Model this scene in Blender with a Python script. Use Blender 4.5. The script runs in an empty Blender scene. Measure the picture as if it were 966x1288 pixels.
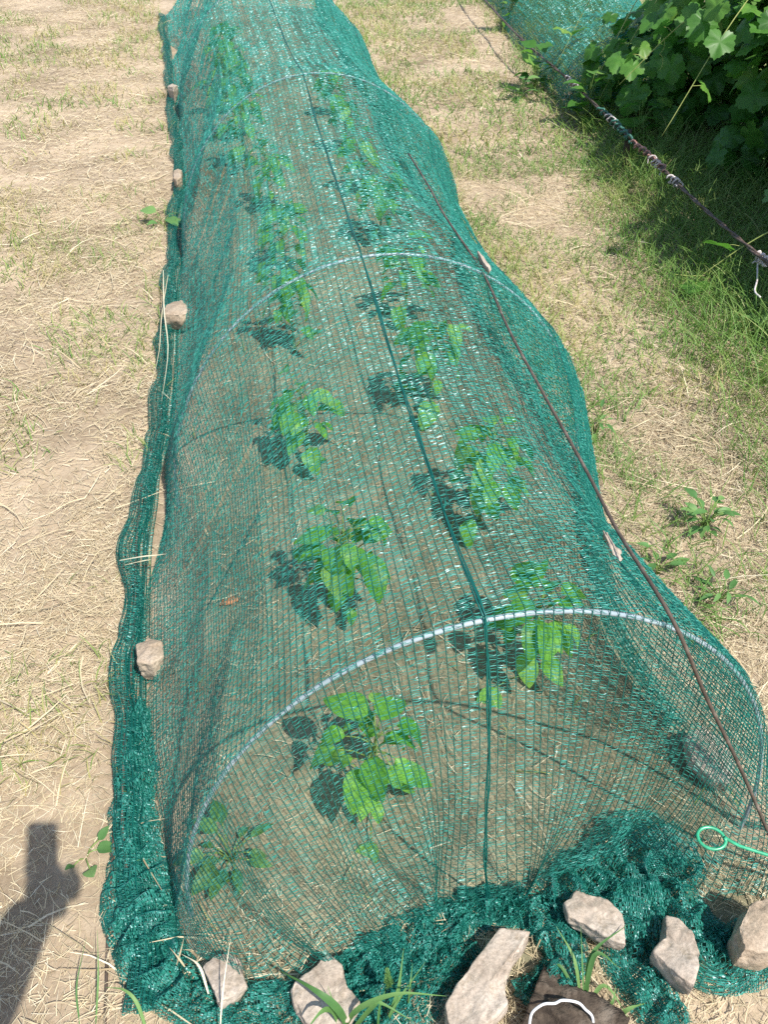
import bpy, bmesh, math, random
import numpy as np
from mathutils import Vector, Matrix, noise as mnoise

random.seed(7)
rng = np.random.default_rng(11)
scn = bpy.context.scene
COL = scn.collection
TH = math.radians(40.0); F = 1042.0; H = 1.6
CS, SN = .986, .167          # the tunnel axis is +y, the camera looks a little to its right


# ------------------------------------------------------------------ helpers
def ray(px, py):
    a = (px - 483) / F; b = (644 - py) / F
    X, Y, Z = a, math.cos(TH) + b * math.sin(TH), -math.sin(TH) + b * math.cos(TH)
    return np.array([X * CS + Y * SN, -X * SN + Y * CS, Z])


def at(px, py, z=0.0):
    d = ray(px, py)
    return d * ((H - z) / -d[2]) + np.array([0, 0, H])


def onq(px, py, q):
    d = ray(px, py)
    return d * (q / d[1]) + np.array([0, 0, H])


def cam2w(X, Y, Z):          # camera aligned axes -> scene axes
    return np.array([X * CS + Y * SN, -X * SN + Y * CS, Z])


def vnoise(x, y, seed=0):    # smooth value noise
    r = np.random.default_rng(seed).random((256, 256))
    xi = np.floor(x).astype(int); yi = np.floor(y).astype(int)
    fx = x - xi; fy = y - yi
    fx = fx * fx * (3 - 2 * fx); fy = fy * fy * (3 - 2 * fy)
    g = lambda i, j: r[i % 256, j % 256]
    return (g(xi, yi) * (1 - fx) * (1 - fy) + g(xi + 1, yi) * fx * (1 - fy)
            + g(xi, yi + 1) * (1 - fx) * fy + g(xi + 1, yi + 1) * fx * fy)


def fbm(x, y, seed=0, octs=4):
    s = 0; a = .5; f = 1.0
    for o in range(octs):
        s = s + a * vnoise(x * f, y * f, seed + o); a *= .5; f *= 2.1
    return s


Lx = [(.13, .93), (.145, 1.49), (.11, 2.18), (.14, 2.93), (.15, 3.65), (.14, 4.4), (.05, 5.1), (0, 5.7), (-.04, 6.3), (-.02, 7.0)]
Rx = [(.545, 1.215), (.592, 1.80), (.585, 2.44), (.61, 3.12), (.645, 3.93), (.66, 4.65), (.68, 5.4), (.69, 6.2)]


def gh(x, y):                # ground height, with a watering hollow round each plant
    x = np.asarray(x, float); y = np.asarray(y, float)
    hol = 0
    for i, (hx, hy) in enumerate(Lx[:6] + Rx[:6]):
        d = np.hypot(x - hx - .02, y - hy + .03); k = 1.0 if i == 0 else .6
        hol = hol + k * (.022 * np.exp(-((d - .21) / .055) ** 2) - .034 * np.exp(-(d / .13) ** 2))
    return hol + (fbm(x * 1.3 + 7, y * 1.3 + 3, 21, 3) - .44) * .05 + (fbm(x * 11, y * 11, 31, 2) - .37) * .014


def newmesh(name, verts, faces, mat=None, parent=None, smooth=False, attrs=None):
    """verts (n,3); faces: list of arrays (m,k)"""
    me = bpy.data.meshes.new(name)
    verts = np.asarray(verts, np.float32)
    if not isinstance(faces, (list, tuple)) or (len(faces) and not isinstance(faces[0], np.ndarray)):
        me.from_pydata([tuple(v) for v in verts], [], [tuple(int(i) for i in f) for f in faces])
    else:
        nf = sum(len(f) for f in faces)
        loops = np.concatenate([f.ravel() for f in faces]).astype(np.int32)
        tot = np.concatenate([np.full(len(f), f.shape[1]) for f in faces]).astype(np.int32)
        st = np.concatenate([[0], np.cumsum(tot)[:-1]]).astype(np.int32)
        me.vertices.add(len(verts)); me.vertices.foreach_set('co', verts.ravel())
        me.loops.add(len(loops)); me.loops.foreach_set('vertex_index', loops)
        me.polygons.add(nf); me.polygons.foreach_set('loop_start', st)
        me.update(calc_edges=True)
    if attrs:
        for k, v in attrs.items():
            a = me.attributes.new(k, 'FLOAT', 'POINT')
            a.data.foreach_set('value', np.asarray(v, np.float32))
    me.validate()
    if smooth:
        me.polygons.foreach_set('use_smooth', np.ones(len(me.polygons), bool))
    me.update()
    ob = bpy.data.objects.new(name, me); COL.objects.link(ob)
    if mat: me.materials.append(mat)
    if parent: ob.parent = parent
    return ob


def empty(name, loc=(0, 0, 0), rz=0):
    o = bpy.data.objects.new(name, None); COL.objects.link(o)
    o.location = loc; o.rotation_euler = (0, 0, rz); o.empty_display_size = .05
    return o


def tag(o, label=None, cat=None, group=None, kind=None):
    if label: o['label'] = label
    if cat: o['category'] = cat
    if group: o['group'] = group
    if kind: o['kind'] = kind
    return o


class MB:                    # collects pieces of one mesh
    def __init__(s): s.v = []; s.f = []; s.a = []; s.n = 0

    def add(s, v, f, a=0.0):
        v = np.asarray(v, float); s.v.append(v)
        for q in f: s.f.append([i + s.n for i in q])
        s.a.append(np.full(len(v), a) if np.isscalar(a) else np.asarray(a)); s.n += len(v)

    def build(s, name, mat, parent=None, smooth=True):
        me_v = np.concatenate(s.v)
        by = {}
        for q in s.f: by.setdefault(len(q), []).append(q)
        return newmesh(name, me_v, [np.array(x, np.int32) for x in by.values()], mat, parent, smooth,
                       {'rnd': np.concatenate(s.a)})


def smooth_path(pts, n):
    pts = np.asarray(pts, float)
    m = len(pts)
    if m == 2:
        t = np.linspace(0, 1, n)[:, None]; return pts[0] * (1 - t) + pts[1] * t
    P = np.vstack([2 * pts[0] - pts[1], pts, 2 * pts[-1] - pts[-2]])
    u = np.linspace(0, m - 1, n); i = np.minimum(u.astype(int), m - 2); t = (u - i)[:, None]
    p0, p1, p2, p3 = P[i], P[i + 1], P[i + 2], P[i + 3]
    return .5 * (2 * p1 + (p2 - p0) * t + (2 * p0 - 5 * p1 + 4 * p2 - p3) * t ** 2 + (3 * p1 - p0 - 3 * p2 + p3) * t ** 3)


def tube(path, rad, sides=8, cap=True):
    path = np.asarray(path, float); n = len(path)
    rad = np.full(n, rad) if np.isscalar(rad) else np.asarray(rad)
    T = np.gradient(path, axis=0); T /= np.linalg.norm(T, axis=1)[:, None] + 1e-9
    ref = np.array([0, 0, 1.]) if abs(T[0][2]) < .8 else np.array([1., 0, 0])
    N = ref - T[0] * ref.dot(T[0]); N /= np.linalg.norm(N)
    v = []; f = []
    for i in range(n):
        N = N - T[i] * N.dot(T[i]); N /= np.linalg.norm(N) + 1e-9
        B = np.cross(T[i], N)
        for k in range(sides):
            a = 2 * math.pi * k / sides
            v.append(path[i] + rad[i] * (math.cos(a) * N + math.sin(a) * B))
    for i in range(n - 1):
        for k in range(sides):
            k2 = (k + 1) % sides
            f.append([i * sides + k, i * sides + k2, (i + 1) * sides + k2, (i + 1) * sides + k])
    if cap:
        f.append(list(range(sides))[::-1]); f.append([(n - 1) * sides + k for k in range(sides)])
    return np.array(v), f


# ------------------------------------------------------------------ materials
def mat_new(name):
    m = bpy.data.materials.new(name); m.use_nodes = True
    nt = m.node_tree; nt.nodes.clear()
    return m, nt, nt.nodes, nt.links


def ramp(nd, stops):
    r = nd.new('ShaderNodeValToRGB'); e = r.color_ramp.elements
    while len(e) < len(stops): e.new(.5)
    for el, (p, c) in zip(e, stops): el.position = p; el.color = (*c, 1)
    return r


def noise_node(nd, ln, scale, detail=5, vec=None, rough=.6, dist=0):
    n = nd.new('ShaderNodeTexNoise'); n.inputs['Scale'].default_value = scale
    n.inputs['Detail'].default_value = detail; n.inputs['Roughness'].default_value = rough
    n.inputs['Distortion'].default_value = dist
    if vec is not None: ln.new(vec, n.inputs['Vector'])
    return n


def mat_simple(name, stops, scale=8, rough=.8, spec=.2, bump=.0, bscale=60, detail=6, metal=0):
    m, nt, nd, ln = mat_new(name)
    tc = nd.new('ShaderNodeTexCoord')
    n = noise_node(nd, ln, scale, detail, tc.outputs['Object'])
    r = ramp(nd, stops); ln.new(n.outputs['Fac'], r.inputs['Fac'])
    p = nd.new('ShaderNodeBsdfPrincipled'); ln.new(r.outputs['Color'], p.inputs['Base Color'])
    p.inputs['Roughness'].default_value = rough; p.inputs['Specular IOR Level'].default_value = spec
    p.inputs['Metallic'].default_value = metal
    if bump:
        n2 = noise_node(nd, ln, bscale, 6, tc.outputs['Object'])
        b = nd.new('ShaderNodeBump'); b.inputs['Strength'].default_value = bump; b.inputs['Distance'].default_value = .01
        ln.new(n2.outputs['Fac'], b.inputs['Height']); ln.new(b.outputs['Normal'], p.inputs['Normal'])
    o = nd.new('ShaderNodeOutputMaterial'); ln.new(p.outputs[0], o.inputs['Surface'])
    return m


def mat_stone(name, stops, scale, rough, spec, bump, bscale, detail):
    m = mat_simple(name, stops, scale, rough, spec, bump, bscale, detail)
    nt = m.node_tree; nd = nt.nodes; ln = nt.links
    p = next(n for n in nd if n.type == 'BSDF_PRINCIPLED'); src = p.inputs['Base Color'].links[0].from_socket
    tc = next(n for n in nd if n.type == 'TEX_COORD')
    n1 = noise_node(nd, ln, 26, 7, tc.outputs['Object'], .72); r1 = ramp(nd, [(.50, (0, 0, 0)), (.66, (.75, .75, .75))]); ln.new(n1.outputs['Fac'], r1.inputs['Fac'])
    mx = nd.new('ShaderNodeMix'); mx.data_type = 'RGBA'; mx.inputs['B'].default_value = (.25, .19, .125, 1)
    ln.new(r1.outputs['Color'], mx.inputs['Factor']); ln.new(src, mx.inputs['A'])
    n2 = noise_node(nd, ln, 160, 4, tc.outputs['Object'], .7); r2 = ramp(nd, [(.35, (.72, .72, .72)), (.6, (1.05, 1.05, 1.05))]); ln.new(n2.outputs['Fac'], r2.inputs['Fac'])
    m2 = nd.new('ShaderNodeMix'); m2.data_type = 'RGBA'; m2.blend_type = 'MULTIPLY'; m2.inputs['Factor'].default_value = 1
    ln.new(mx.outputs['Result'], m2.inputs['A']); ln.new(r2.outputs['Color'], m2.inputs['B']); ln.new(m2.outputs['Result'], p.inputs['Base Color'])
    return m


def mat_leaf(name, stops, trans=.35, rough=.45, spec=.35, noise_s=40, bright=1.0, tint=(.55, 1.0, .25)):
    """thin leaf or blade: colour by the per-piece value 'rnd', mottled, partly translucent"""
    m, nt, nd, ln = mat_new(name)
    at_ = nd.new('ShaderNodeAttribute'); at_.attribute_name = 'rnd'
    tc = nd.new('ShaderNodeTexCoord')
    n = noise_node(nd, ln, noise_s, 4, tc.outputs['Object'])
    ma = nd.new('ShaderNodeMath'); ma.operation = 'MULTIPLY_ADD'
    ma.inputs[1].default_value = .45; ln.new(n.outputs['Fac'], ma.inputs[0])
    m2 = nd.new('ShaderNodeMath'); m2.operation = 'MULTIPLY_ADD'; m2.inputs[1].default_value = .75; m2.inputs[2].default_value = -.1
    ln.new(at_.outputs['Fac'], m2.inputs[0]); ln.new(m2.outputs[0], ma.inputs[2])
    r = ramp(nd, stops); ln.new(ma.outputs[0], r.inputs['Fac'])
    p = nd.new('ShaderNodeBsdfPrincipled'); ln.new(r.outputs['Color'], p.inputs['Base Color'])
    p.inputs['Roughness'].default_value = rough; p.inputs['Specular IOR Level'].default_value = spec
    tr = nd.new('ShaderNodeBsdfTranslucent')
    mx = nd.new('ShaderNodeMix'); mx.data_type = 'RGBA'; mx.blend_type = 'MULTIPLY'; mx.inputs['Factor'].default_value = .5
    ln.new(r.outputs['Color'], mx.inputs['A']); mx.inputs['B'].default_value = (*tint, 1)
    ln.new(mx.outputs['Result'], tr.inputs['Color'])
    ms = nd.new('ShaderNodeMixShader'); ms.inputs['Fac'].default_value = trans
    ln.new(p.outputs[0], ms.inputs[1]); ln.new(tr.outputs[0], ms.inputs[2])
    o = nd.new('ShaderNodeOutputMaterial'); ln.new(ms.outputs[0], o.inputs['Surface'])
    return m


def mat_net(name):
    m, nt, nd, ln = mat_new(name)
    at_ = nd.new('ShaderNodeAttribute'); at_.attribute_name = 'rnd'      # 0..1 tapes, >1.5 chain strands
    gt = nd.new('ShaderNodeMath'); gt.operation = 'GREATER_THAN'; gt.inputs[1].default_value = 1.5
    ln.new(at_.outputs['Fac'], gt.inputs[0])
    r = ramp(nd, [(0, (.030, .27, .205)), (.5, (.050, .36, .28)), (1, (.10, .46, .39))])
    ln.new(at_.outputs['Fac'], r.inputs['Fac'])
    mx = nd.new('ShaderNodeMix'); mx.data_type = 'RGBA'
    ln.new(gt.outputs[0], mx.inputs['Factor']); ln.new(r.outputs['Color'], mx.inputs['A'])
    mx.inputs['B'].default_value = (.010, .20, .165, 1)
    p = nd.new('ShaderNodeBsdfPrincipled'); ln.new(mx.outputs['Result'], p.inputs['Base Color'])
    p.inputs['Roughness'].default_value = .34; p.inputs['Specular IOR Level'].default_value = 1.0; p.inputs['Specular Tint'].default_value = (.72, .88, 1, 1)
    tr = nd.new('ShaderNodeBsdfTranslucent'); ln.new(mx.outputs['Result'], tr.inputs['Color'])
    ms = nd.new('ShaderNodeMixShader'); ms.inputs['Fac'].default_value = .5
    ln.new(p.outputs[0], ms.inputs[1]); ln.new(tr.outputs[0], ms.inputs[2])
    o = nd.new('ShaderNodeOutputMaterial'); ln.new(ms.outputs[0], o.inputs['Surface'])
    return m


def mat_ground():
    m, nt, nd, ln = mat_new('dry_soil')
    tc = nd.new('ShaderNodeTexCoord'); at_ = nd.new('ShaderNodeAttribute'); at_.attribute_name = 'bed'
    big = noise_node(nd, ln, 1.7, 5, tc.outputs['Object'])
    fine = noise_node(nd, ln, 70, 8, tc.outputs['Object'], .7)
    mid = noise_node(nd, ln, 14, 6, tc.outputs['Object'], .65)
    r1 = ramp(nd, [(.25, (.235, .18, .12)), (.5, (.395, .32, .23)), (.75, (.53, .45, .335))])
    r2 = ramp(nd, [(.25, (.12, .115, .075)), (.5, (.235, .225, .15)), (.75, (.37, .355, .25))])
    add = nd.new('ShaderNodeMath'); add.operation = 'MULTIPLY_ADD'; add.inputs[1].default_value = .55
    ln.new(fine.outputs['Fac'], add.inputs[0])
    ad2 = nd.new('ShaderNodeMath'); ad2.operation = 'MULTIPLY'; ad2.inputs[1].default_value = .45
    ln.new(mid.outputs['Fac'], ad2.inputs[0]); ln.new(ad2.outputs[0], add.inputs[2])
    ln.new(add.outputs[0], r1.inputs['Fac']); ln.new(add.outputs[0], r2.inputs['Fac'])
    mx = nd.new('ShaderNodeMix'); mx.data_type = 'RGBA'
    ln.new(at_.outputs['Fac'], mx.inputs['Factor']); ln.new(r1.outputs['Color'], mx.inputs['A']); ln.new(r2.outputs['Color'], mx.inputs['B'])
    r3 = ramp(nd, [(.32, (.60, .57, .53)), (.62, (1.12, 1.09, 1.06))]); ln.new(big.outputs['Fac'], r3.inputs['Fac'])
    mu = nd.new('ShaderNodeMix'); mu.data_type = 'RGBA'; mu.blend_type = 'MULTIPLY'; mu.inputs['Factor'].default_value = 1
    ln.new(mx.outputs['Result'], mu.inputs['A']); ln.new(r3.outputs['Color'], mu.inputs['B'])
    p = nd.new('ShaderNodeBsdfPrincipled'); ln.new(mu.outputs['Result'], p.inputs['Base Color'])
    p.inputs['Roughness'].default_value = .95; p.inputs['Specular IOR Level'].default_value = .1
    b = nd.new('ShaderNodeBump'); b.inputs['Strength'].default_value = .7; b.inputs['Distance'].default_value = .012
    ln.new(add.outputs[0], b.inputs['Height']); ln.new(b.outputs['Normal'], p.inputs['Normal'])
    o = nd.new('ShaderNodeOutputMaterial'); ln.new(p.outputs[0], o.inputs['Surface'])
    return m


M_ground = mat_ground()
M_net = mat_net('green_net_tape')
M_straw = mat_leaf('dry_straw_blades', [(0, (.27, .19, .105)), (.3, (.46, .375, .23)), (.65, (.62, .53, .355)), (1, (.78, .72, .55))],
                   .15, .6, .25, 25, tint=(1, .8, .5))
M_grass = mat_leaf('grass_blades', [(0, (.08, .19, .035)), (.35, (.15, .28, .06)), (.65, (.27, .34, .10)), (.85, (.42, .38, .17)), (1, (.54, .42, .22))],
                   .35, .5, .3, 15, tint=(.8, 1, .35))
M_leaf = mat_leaf('vegetable_leaf', [(0, (.08, .28, .035)), (.5, (.18, .46, .07)), (1, (.34, .58, .14))], .5, .42, .35, 70)
M_weed = mat_leaf('weed_leaf', [(0, (.07, .17, .05)), (.5, (.12, .26, .08)), (1, (.22, .36, .12))], .35, .5, .3, 60)
M_vine = mat_leaf('vine_leaf', [(0, (.05, .16, .03)), (.5, (.11, .28, .05)), (.85, (.20, .38, .07)), (1, (.34, .50, .10))], .5, .4, .4, 35)
M_stem = mat_simple('green_stem', [(.3, (.10, .18, .04)), (.7, (.22, .30, .09))], 30, .6)
M_shoot = mat_simple('vine_shoot', [(.3, (.25, .33, .08)), (.7, (.42, .42, .16))], 30, .55)
M_bark = mat_simple('bark', [(.3, (.035, .026, .02)), (.55, (.09, .07, .055)), (.75, (.22, .18, .14))], 18, .95, .1, 1.0, 40)
M_hoop = mat_simple('pale_plastic_tube', [(.3, (.23, .29, .32)), (.7, (.36, .42, .45))], 10, .4, .4)
M_rod = mat_simple('rusty_brown_rod', [(.3, (.05, .038, .030)), (.55, (.10, .075, .058)), (.75, (.22, .18, .15))], 30, .65, .3)
M_wire = mat_simple('weathered_wire', [(.3, (.05, .035, .03)), (.55, (.11, .075, .06)), (.75, (.22, .17, .15))], 40, .6, .4)
M_tie = mat_simple('pale_tie_wire', [(.3, (.35, .28, .27)), (.7, (.72, .68, .66))], 60, .5, .4)
M_tieg = mat_simple('green_tie_tape', [(.3, (.02, .09, .07)), (.7, (.07, .2, .15))], 60, .5, .4)
M_tier = mat_simple('reddish_tie_wire', [(.3, (.22, .10, .09)), (.7, (.45, .28, .25))], 60, .6, .3)
M_peg = mat_simple('green_coated_wire', [(.3, (.015, .20, .10)), (.55, (.03, .33, .17)), (.75, (.12, .36, .24))], 60, .3, .6)
M_stone = mat_stone('pale_sandstone', [(.28, (.24, .18, .13)), (.45, (.42, .345, .275)), (.6, (.49, .42, .35)), (.78, (.58, .51, .44))], 14, .9, .15, .45, 45, 8)
M_stone2 = mat_stone('tan_sandstone', [(.25, (.25, .18, .12)), (.5, (.43, .34, .25)), (.75, (.53, .45, .36))], 12, .9, .15, .6, 40, 8)
M_chip = mat_simple('reddish_brick_bit', [(.3, (.34, .13, .06)), (.7, (.50, .24, .12))], 30, .9, .1, .4)
M_white = mat_simple('white_wire', [(.3, (.62, .62, .64)), (.7, (.8, .8, .8))], 20, .5, .3)
M_wood = mat_simple('weathered_log_bark', [(.3, (.03, .024, .02)), (.52, (.085, .066, .05)), (.72, (.20, .165, .13))], 22, .95, .1, 1.0, 55)
M_cloth = mat_simple('dark_cloth', [(.3, (.05, .06, .09)), (.7, (.08, .09, .13))], 40, .9, .1, .3, 200)
M_skin = mat_simple('skin', [(.3, (.46, .27, .19)), (.7, (.55, .34, .25))], 20, .55, .3)
M_hair = mat_simple('dark_hair', [(.3, (.02, .015, .01)), (.7, (.05, .035, .025))], 60, .6, .3)
M_black = mat_simple('black_camera_shell', [(.3, (.02, .02, .02)), (.7, (.04, .04, .04))], 30, .4, .4)


# ------------------------------------------------------------------ hoops (their stations measured along the bed)
HOOPS = [(.76, .32, .56, .742), (2.0, .335, .625, .752), (3.94, .37, .665, .756), (6.3, .33, .68, .80), (8.4, .34, .68, .80), (10.6, .34, .68, .78)]


def hoop_at(q):
    for i in range(len(HOOPS) - 1):
        a, b = HOOPS[i], HOOPS[i + 1]
        if q <= b[0] or i == len(HOOPS) - 2:
            t = min(max((q - a[0]) / (b[0] - a[0]), 0), 1)
            w = 4 * t * (1 - t); L = b[0] - a[0]
            c = a[1] + (b[1] - a[1]) * t
            A = (a[2] + (b[2] - a[2]) * t) * (1 - .085 * min(L, 1.2) / 1.2 * w)
            h = (a[3] + (b[3] - a[3]) * t) * (1 - .07 * w)
            return c, A, h


_ph = np.linspace(math.pi, 0, 721)


def arc_ellipse(c, A, h, n):
    x = c + A * np.cos(_ph); z = h * np.sin(_ph)
    s = np.concatenate([[0], np.cumsum(np.hypot(np.diff(x), np.diff(z)))])
    u = np.linspace(0, s[-1], n)
    return np.interp(u, s, x), np.interp(u, s, z)


# ------------------------------------------------------------------ the net: real strands and tapes
def weave(P, every=4, tape_w=.0024, strand_r=.0009, seed=0, twist=.62, dens=1.0, pitch=.0055, slack=.15, thick=None, slant=.4, mean=.3, wpitch=None):
    """P (NU,NV,3): nodes; strands run along v, flat tapes join neighbouring strands"""
    r = np.random.default_rng(seed)
    NU, NV, _ = P.shape
    du = np.gradient(P, axis=0); dv = np.gradient(P, axis=1)
    N = np.cross(du, dv); N /= np.linalg.norm(N, axis=2, keepdims=True) + 1e-9
    # strands
    idx = np.unique(np.append(np.arange(0, NV, every), NV - 1))
    Q = P[:, idx]; n = N[:, idx]
    T = dv[:, idx]; T = T / (np.linalg.norm(T, axis=2, keepdims=True) + 1e-9)
    B = np.cross(T, n)
    R = strand_r * (.8 + .4 * r.random((NU, len(idx), 1)))
    if thick is not None: R = R * thick[:, None, None]
    vs = np.stack([Q + R * n, Q + R * (-.5 * n + .866 * B), Q + R * (-.5 * n - .866 * B)], 2)   # NU,K,3,3
    K = len(idx)
    base = (np.arange(NU)[:, None] * K + np.arange(K - 1)[None, :]) * 3
    fs = []
    for k in range(3):
        k2 = (k + 1) % 3
        fs.append(np.stack([base + k, base + k2, base + 3 + k2, base + 3 + k], -1).reshape(-1, 4))
    V = [vs.reshape(-1, 3)]; Fq = fs; Aa = [np.full(NU * K * 3, 2.0)]
    off = NU * K * 3
    # tapes
    shift = slant + .25 * r.standard_normal((NU - 1, NV - 1, 1))
    a = P[:-1, :-1]; b = P[1:, :-1] + dv[1:, :-1] * shift
    dvm = .5 * (dv[:-1, :-1] + dv[1:, :-1]); ln_ = np.linalg.norm(dvm, axis=2)
    keep = r.random(ln_.shape) < np.minimum(1, dens * ln_ / pitch)
    a = a[keep]; b = b[keep]; n0 = N[:-1, :-1][keep]; n1 = N[1:, :-1][keep]
    tv = dvm[keep]; tv = tv / (np.linalg.norm(tv, axis=1, keepdims=True) + 1e-9)
    m = len(a)
    L = np.linalg.norm(b - a, axis=1, keepdims=True)
    w = tape_w * .5 * (.7 + .6 * r.random((m, 1)))
    if wpitch: w = w * np.maximum(1, ln_[keep][:, None] / wpitch)
    ui, vi = np.meshgrid(np.arange(NU - 1) * 7.37 + seed, np.arange(NV - 1) * .035, indexing='ij')
    al0 = mean + (vnoise(ui, vi, seed + 3)[keep] - .5) * 3.4 * twist * .75 + r.standard_normal(m) * twist * .35
    sag = L * slack * r.standard_normal((m, 1)); sid = tv * L * .08 * r.standard_normal((m, 1))
    rows_ = []
    for kk, tt in enumerate((0, .33, .67, 1)):
        nn = n0 * (1 - tt) + n1 * tt; hump = 4 * tt * (1 - tt)
        c_ = a * (1 - tt) + b * tt + (nn * sag + sid) * hump
        al = al0 + r.standard_normal(m) * twist * .8
        hv = w * (.75 if kk in (0, 3) else 1.0) * (np.cos(al)[:, None] * tv + np.sin(al)[:, None] * nn)
        rows_ += [c_ - hv, c_ + hv]
    tvv = np.stack(rows_, 1)
    o = off + np.arange(m)[:, None] * 8
    for kk in (0, 2, 4): Fq.append(o + np.array([[kk, kk + 2, kk + 3, kk + 1]]))
    V.append(tvv.reshape(-1, 3)); Aa.append(np.repeat(r.random(m), 8))
    return np.concatenate(V), np.concatenate(Fq).astype(np.int32), np.concatenate(Aa)


def net_part(name, parent, pieces):
    V = []; Fc = []; A = []; o = 0
    for v, f, a in pieces:
        V.append(v); Fc.append(f + o); A.append(a); o += len(v)
    return newmesh(name, np.concatenate(V), [np.concatenate(Fc)], M_net, parent, True, {'rnd': np.concatenate(A)})


NETROOT = empty('shade_net', (.32, .76, 0))
tag(NETROOT, 'long green mesh net stretched over hoops above the vegetable bed', 'net')


def netpart(name, pieces):
    o = net_part(name, NETROOT, pieces)
    o.matrix_parent_inverse = Matrix.Translation((-.32, -.76, 0))
    return o


edge_px = [(199, -40), (200, 20), (208, 100), (214, 180), (216, 240), (209, 320), (202, 400), (198, 480), (188, 550), (170, 610), (158, 690),
           (150, 790), (146, 880), (142, 970), (141, 1060), (146, 1140), (160, 1220)]
edge_w = np.array([at(x, y) for x, y in edge_px])[::-1]
eo = np.argsort(edge_w[:, 1]); edge_w = edge_w[eo]
EDGE = edge_w
NU = 142
qs = [.755]
while qs[-1] < 10.3: qs.append(qs[-1] + .0044 + .0011 * max(0, qs[-1] - 1.0))
qs = np.array(qs); NVc = len(qs)
P = np.zeros((NU, NVc, 3))
ucol = np.arange(NU)
for j, q in enumerate(qs):
    c, A, h = hoop_at(q)
    x, z = arc_ellipse(c, A + .009, h + .010, NU)
    P[:, j, 0] = x; P[:, j, 1] = q; P[:, j, 2] = z
# gentle unevenness of the cloth, none at the hoops
U2, Q2 = np.meshgrid(np.arange(NU), qs, indexing='ij')
hq = np.array([hh[0] for hh in HOOPS])
dh = np.min(np.abs(qs[:, None] - hq[None]), axis=1); wgt = np.minimum(dh / .35, 1)[None, :]
bump = (fbm(U2 * .09, Q2 * 2.3, 51, 3) - .44) * .05 * wgt
rip = (vnoise(U2 * .35, Q2 * .8, 61) - .5) * .012 * wgt
cent = np.array([hoop_at(q)[0] for q in qs])
dirx = P[:, :, 0] - cent[None, :]; dirz = P[:, :, 2] + .15
dl = np.hypot(dirx, dirz)
edge = np.sin(np.linspace(0, math.pi, NU))[:, None] ** .4
P[:, :, 0] += dirx / dl * (bump + rip) * edge; P[:, :, 2] += dirz / dl * (bump + rip) * edge
# sideways wander of the strands
P[:, :, 0] += (vnoise(U2 * .6, Q2 * 3, 71) - .5) * .006 * edge
P[:, :, 2] = np.maximum(P[:, :, 2], .004)
for j, q in enumerate(qs):
    lf_ = (P[:, j, 0] < cent[j]) & (P[:, j, 2] < .56)
    if lf_.any():
        xs = P[lf_, j, 0]; zs = P[lf_, j, 2]; xt = xs.max(); xe = min(float(np.interp(q, EDGE[:, 1], EDGE[:, 0])) + .05, xs.min())
        tgt = xe + (xt - xe) * np.clip(zs / .56, 0, 1) ** .85
        dd = (tgt - xs) * (.35 + .6 * wgt[0, j])
        P[lf_, j, 0] = xs + np.where(dd > 0, dd * wgt[0, j] ** 2, dd)
wr_ = np.interp(qs, [.8, 1.1, 1.55, 1.85, 2.0, 2.3, 3.0, 3.6, 3.94, 4.4, 5.2, 6.3], [0, .6, .5, .12, 0, .2, .45, .3, 0, .3, .3, 0])[None, :]
P[:, :, 0] -= .075 * wr_ * np.clip(1 - P[:, :, 2] / .72, 0, 1) ** .6 * (P[:, :, 0] > cent[None, :])
gs = .055 * np.exp(-((qs - 1.30) / .26) ** 2) + .03 * np.exp(-((qs - 3.4) / .40) ** 2)
P[:, :, 0] -= gs[None, :] * np.clip(1 - P[:, :, 2] / .74, 0, 1) ** .45 * (P[:, :, 0] > cent[None, :])
CAN = P
# the spare width of the cloth folded back over the right flank
OV = P[int(NU * .76):, qs > .80][:, ::1].copy()
oq = qs[qs > .80]; ok_ = np.linspace(0, 1, len(OV))[:, None]
ow = .010 + .016 * vnoise(np.arange(len(OV))[:, None] * .25, oq[None, :] * 3.0, 66)
ow = ow * np.clip(1 - gs[qs > .80] / .09, .1, 1)[None, :]
OV[:, :, 0] += ow * (.6 + .4 * ok_); OV[:, :, 2] = np.maximum(OV[:, :, 2] + ow * .35 * (1 - ok_), .006)
netpart('canopy', [weave(P, 5, .00138, .00082, 1, dens=1.0, pitch=.001, twist=.65, mean=.38, wpitch=.0044), weave(OV, 5, .0015, .0010, 6, dens=1.0, pitch=.001, twist=.6, mean=.2, wpitch=.0044)])

# front curtain: the same strands fall from the first hoop to the ground
hemL = [(150, 1185, .03), (222, 1190, .03), (320, 1240, .035), (440, 1215, .04), (530, 1160, .04), (610, 1124, .045), (700, 1120, .045),
        (760, 1075, .06), (800, 1045, .07), (850, 1105, .05), (900, 1140, .03), (966, 1125, .02), (1030, 1085, .02), (1085, 1045, .01)]
hem = smooth_path([at(*p) for p in hemL], 400)
hs = np.concatenate([[0], np.cumsum(np.linalg.norm(np.diff(hem, axis=0), axis=1))]); hs /= hs[-1]
NVt = 185
Pt = np.zeros((NU, NVt, 3))
uu = np.linspace(0, 1, NU)
fr = float(hs[np.argmin(np.linalg.norm(hem - at(600, 1127, .045), axis=1))])
fu = np.interp(uu, [0, .475, 1], [.05, fr, 1]) + .03 * np.sin(2 * math.pi * np.interp(uu, [0, .475, 1], [0, .5, 1]))
fu = fu + .018 * np.sin(uu * 47) * np.sin(uu * 9)
fu = np.clip(fu, 0, 1)
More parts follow.
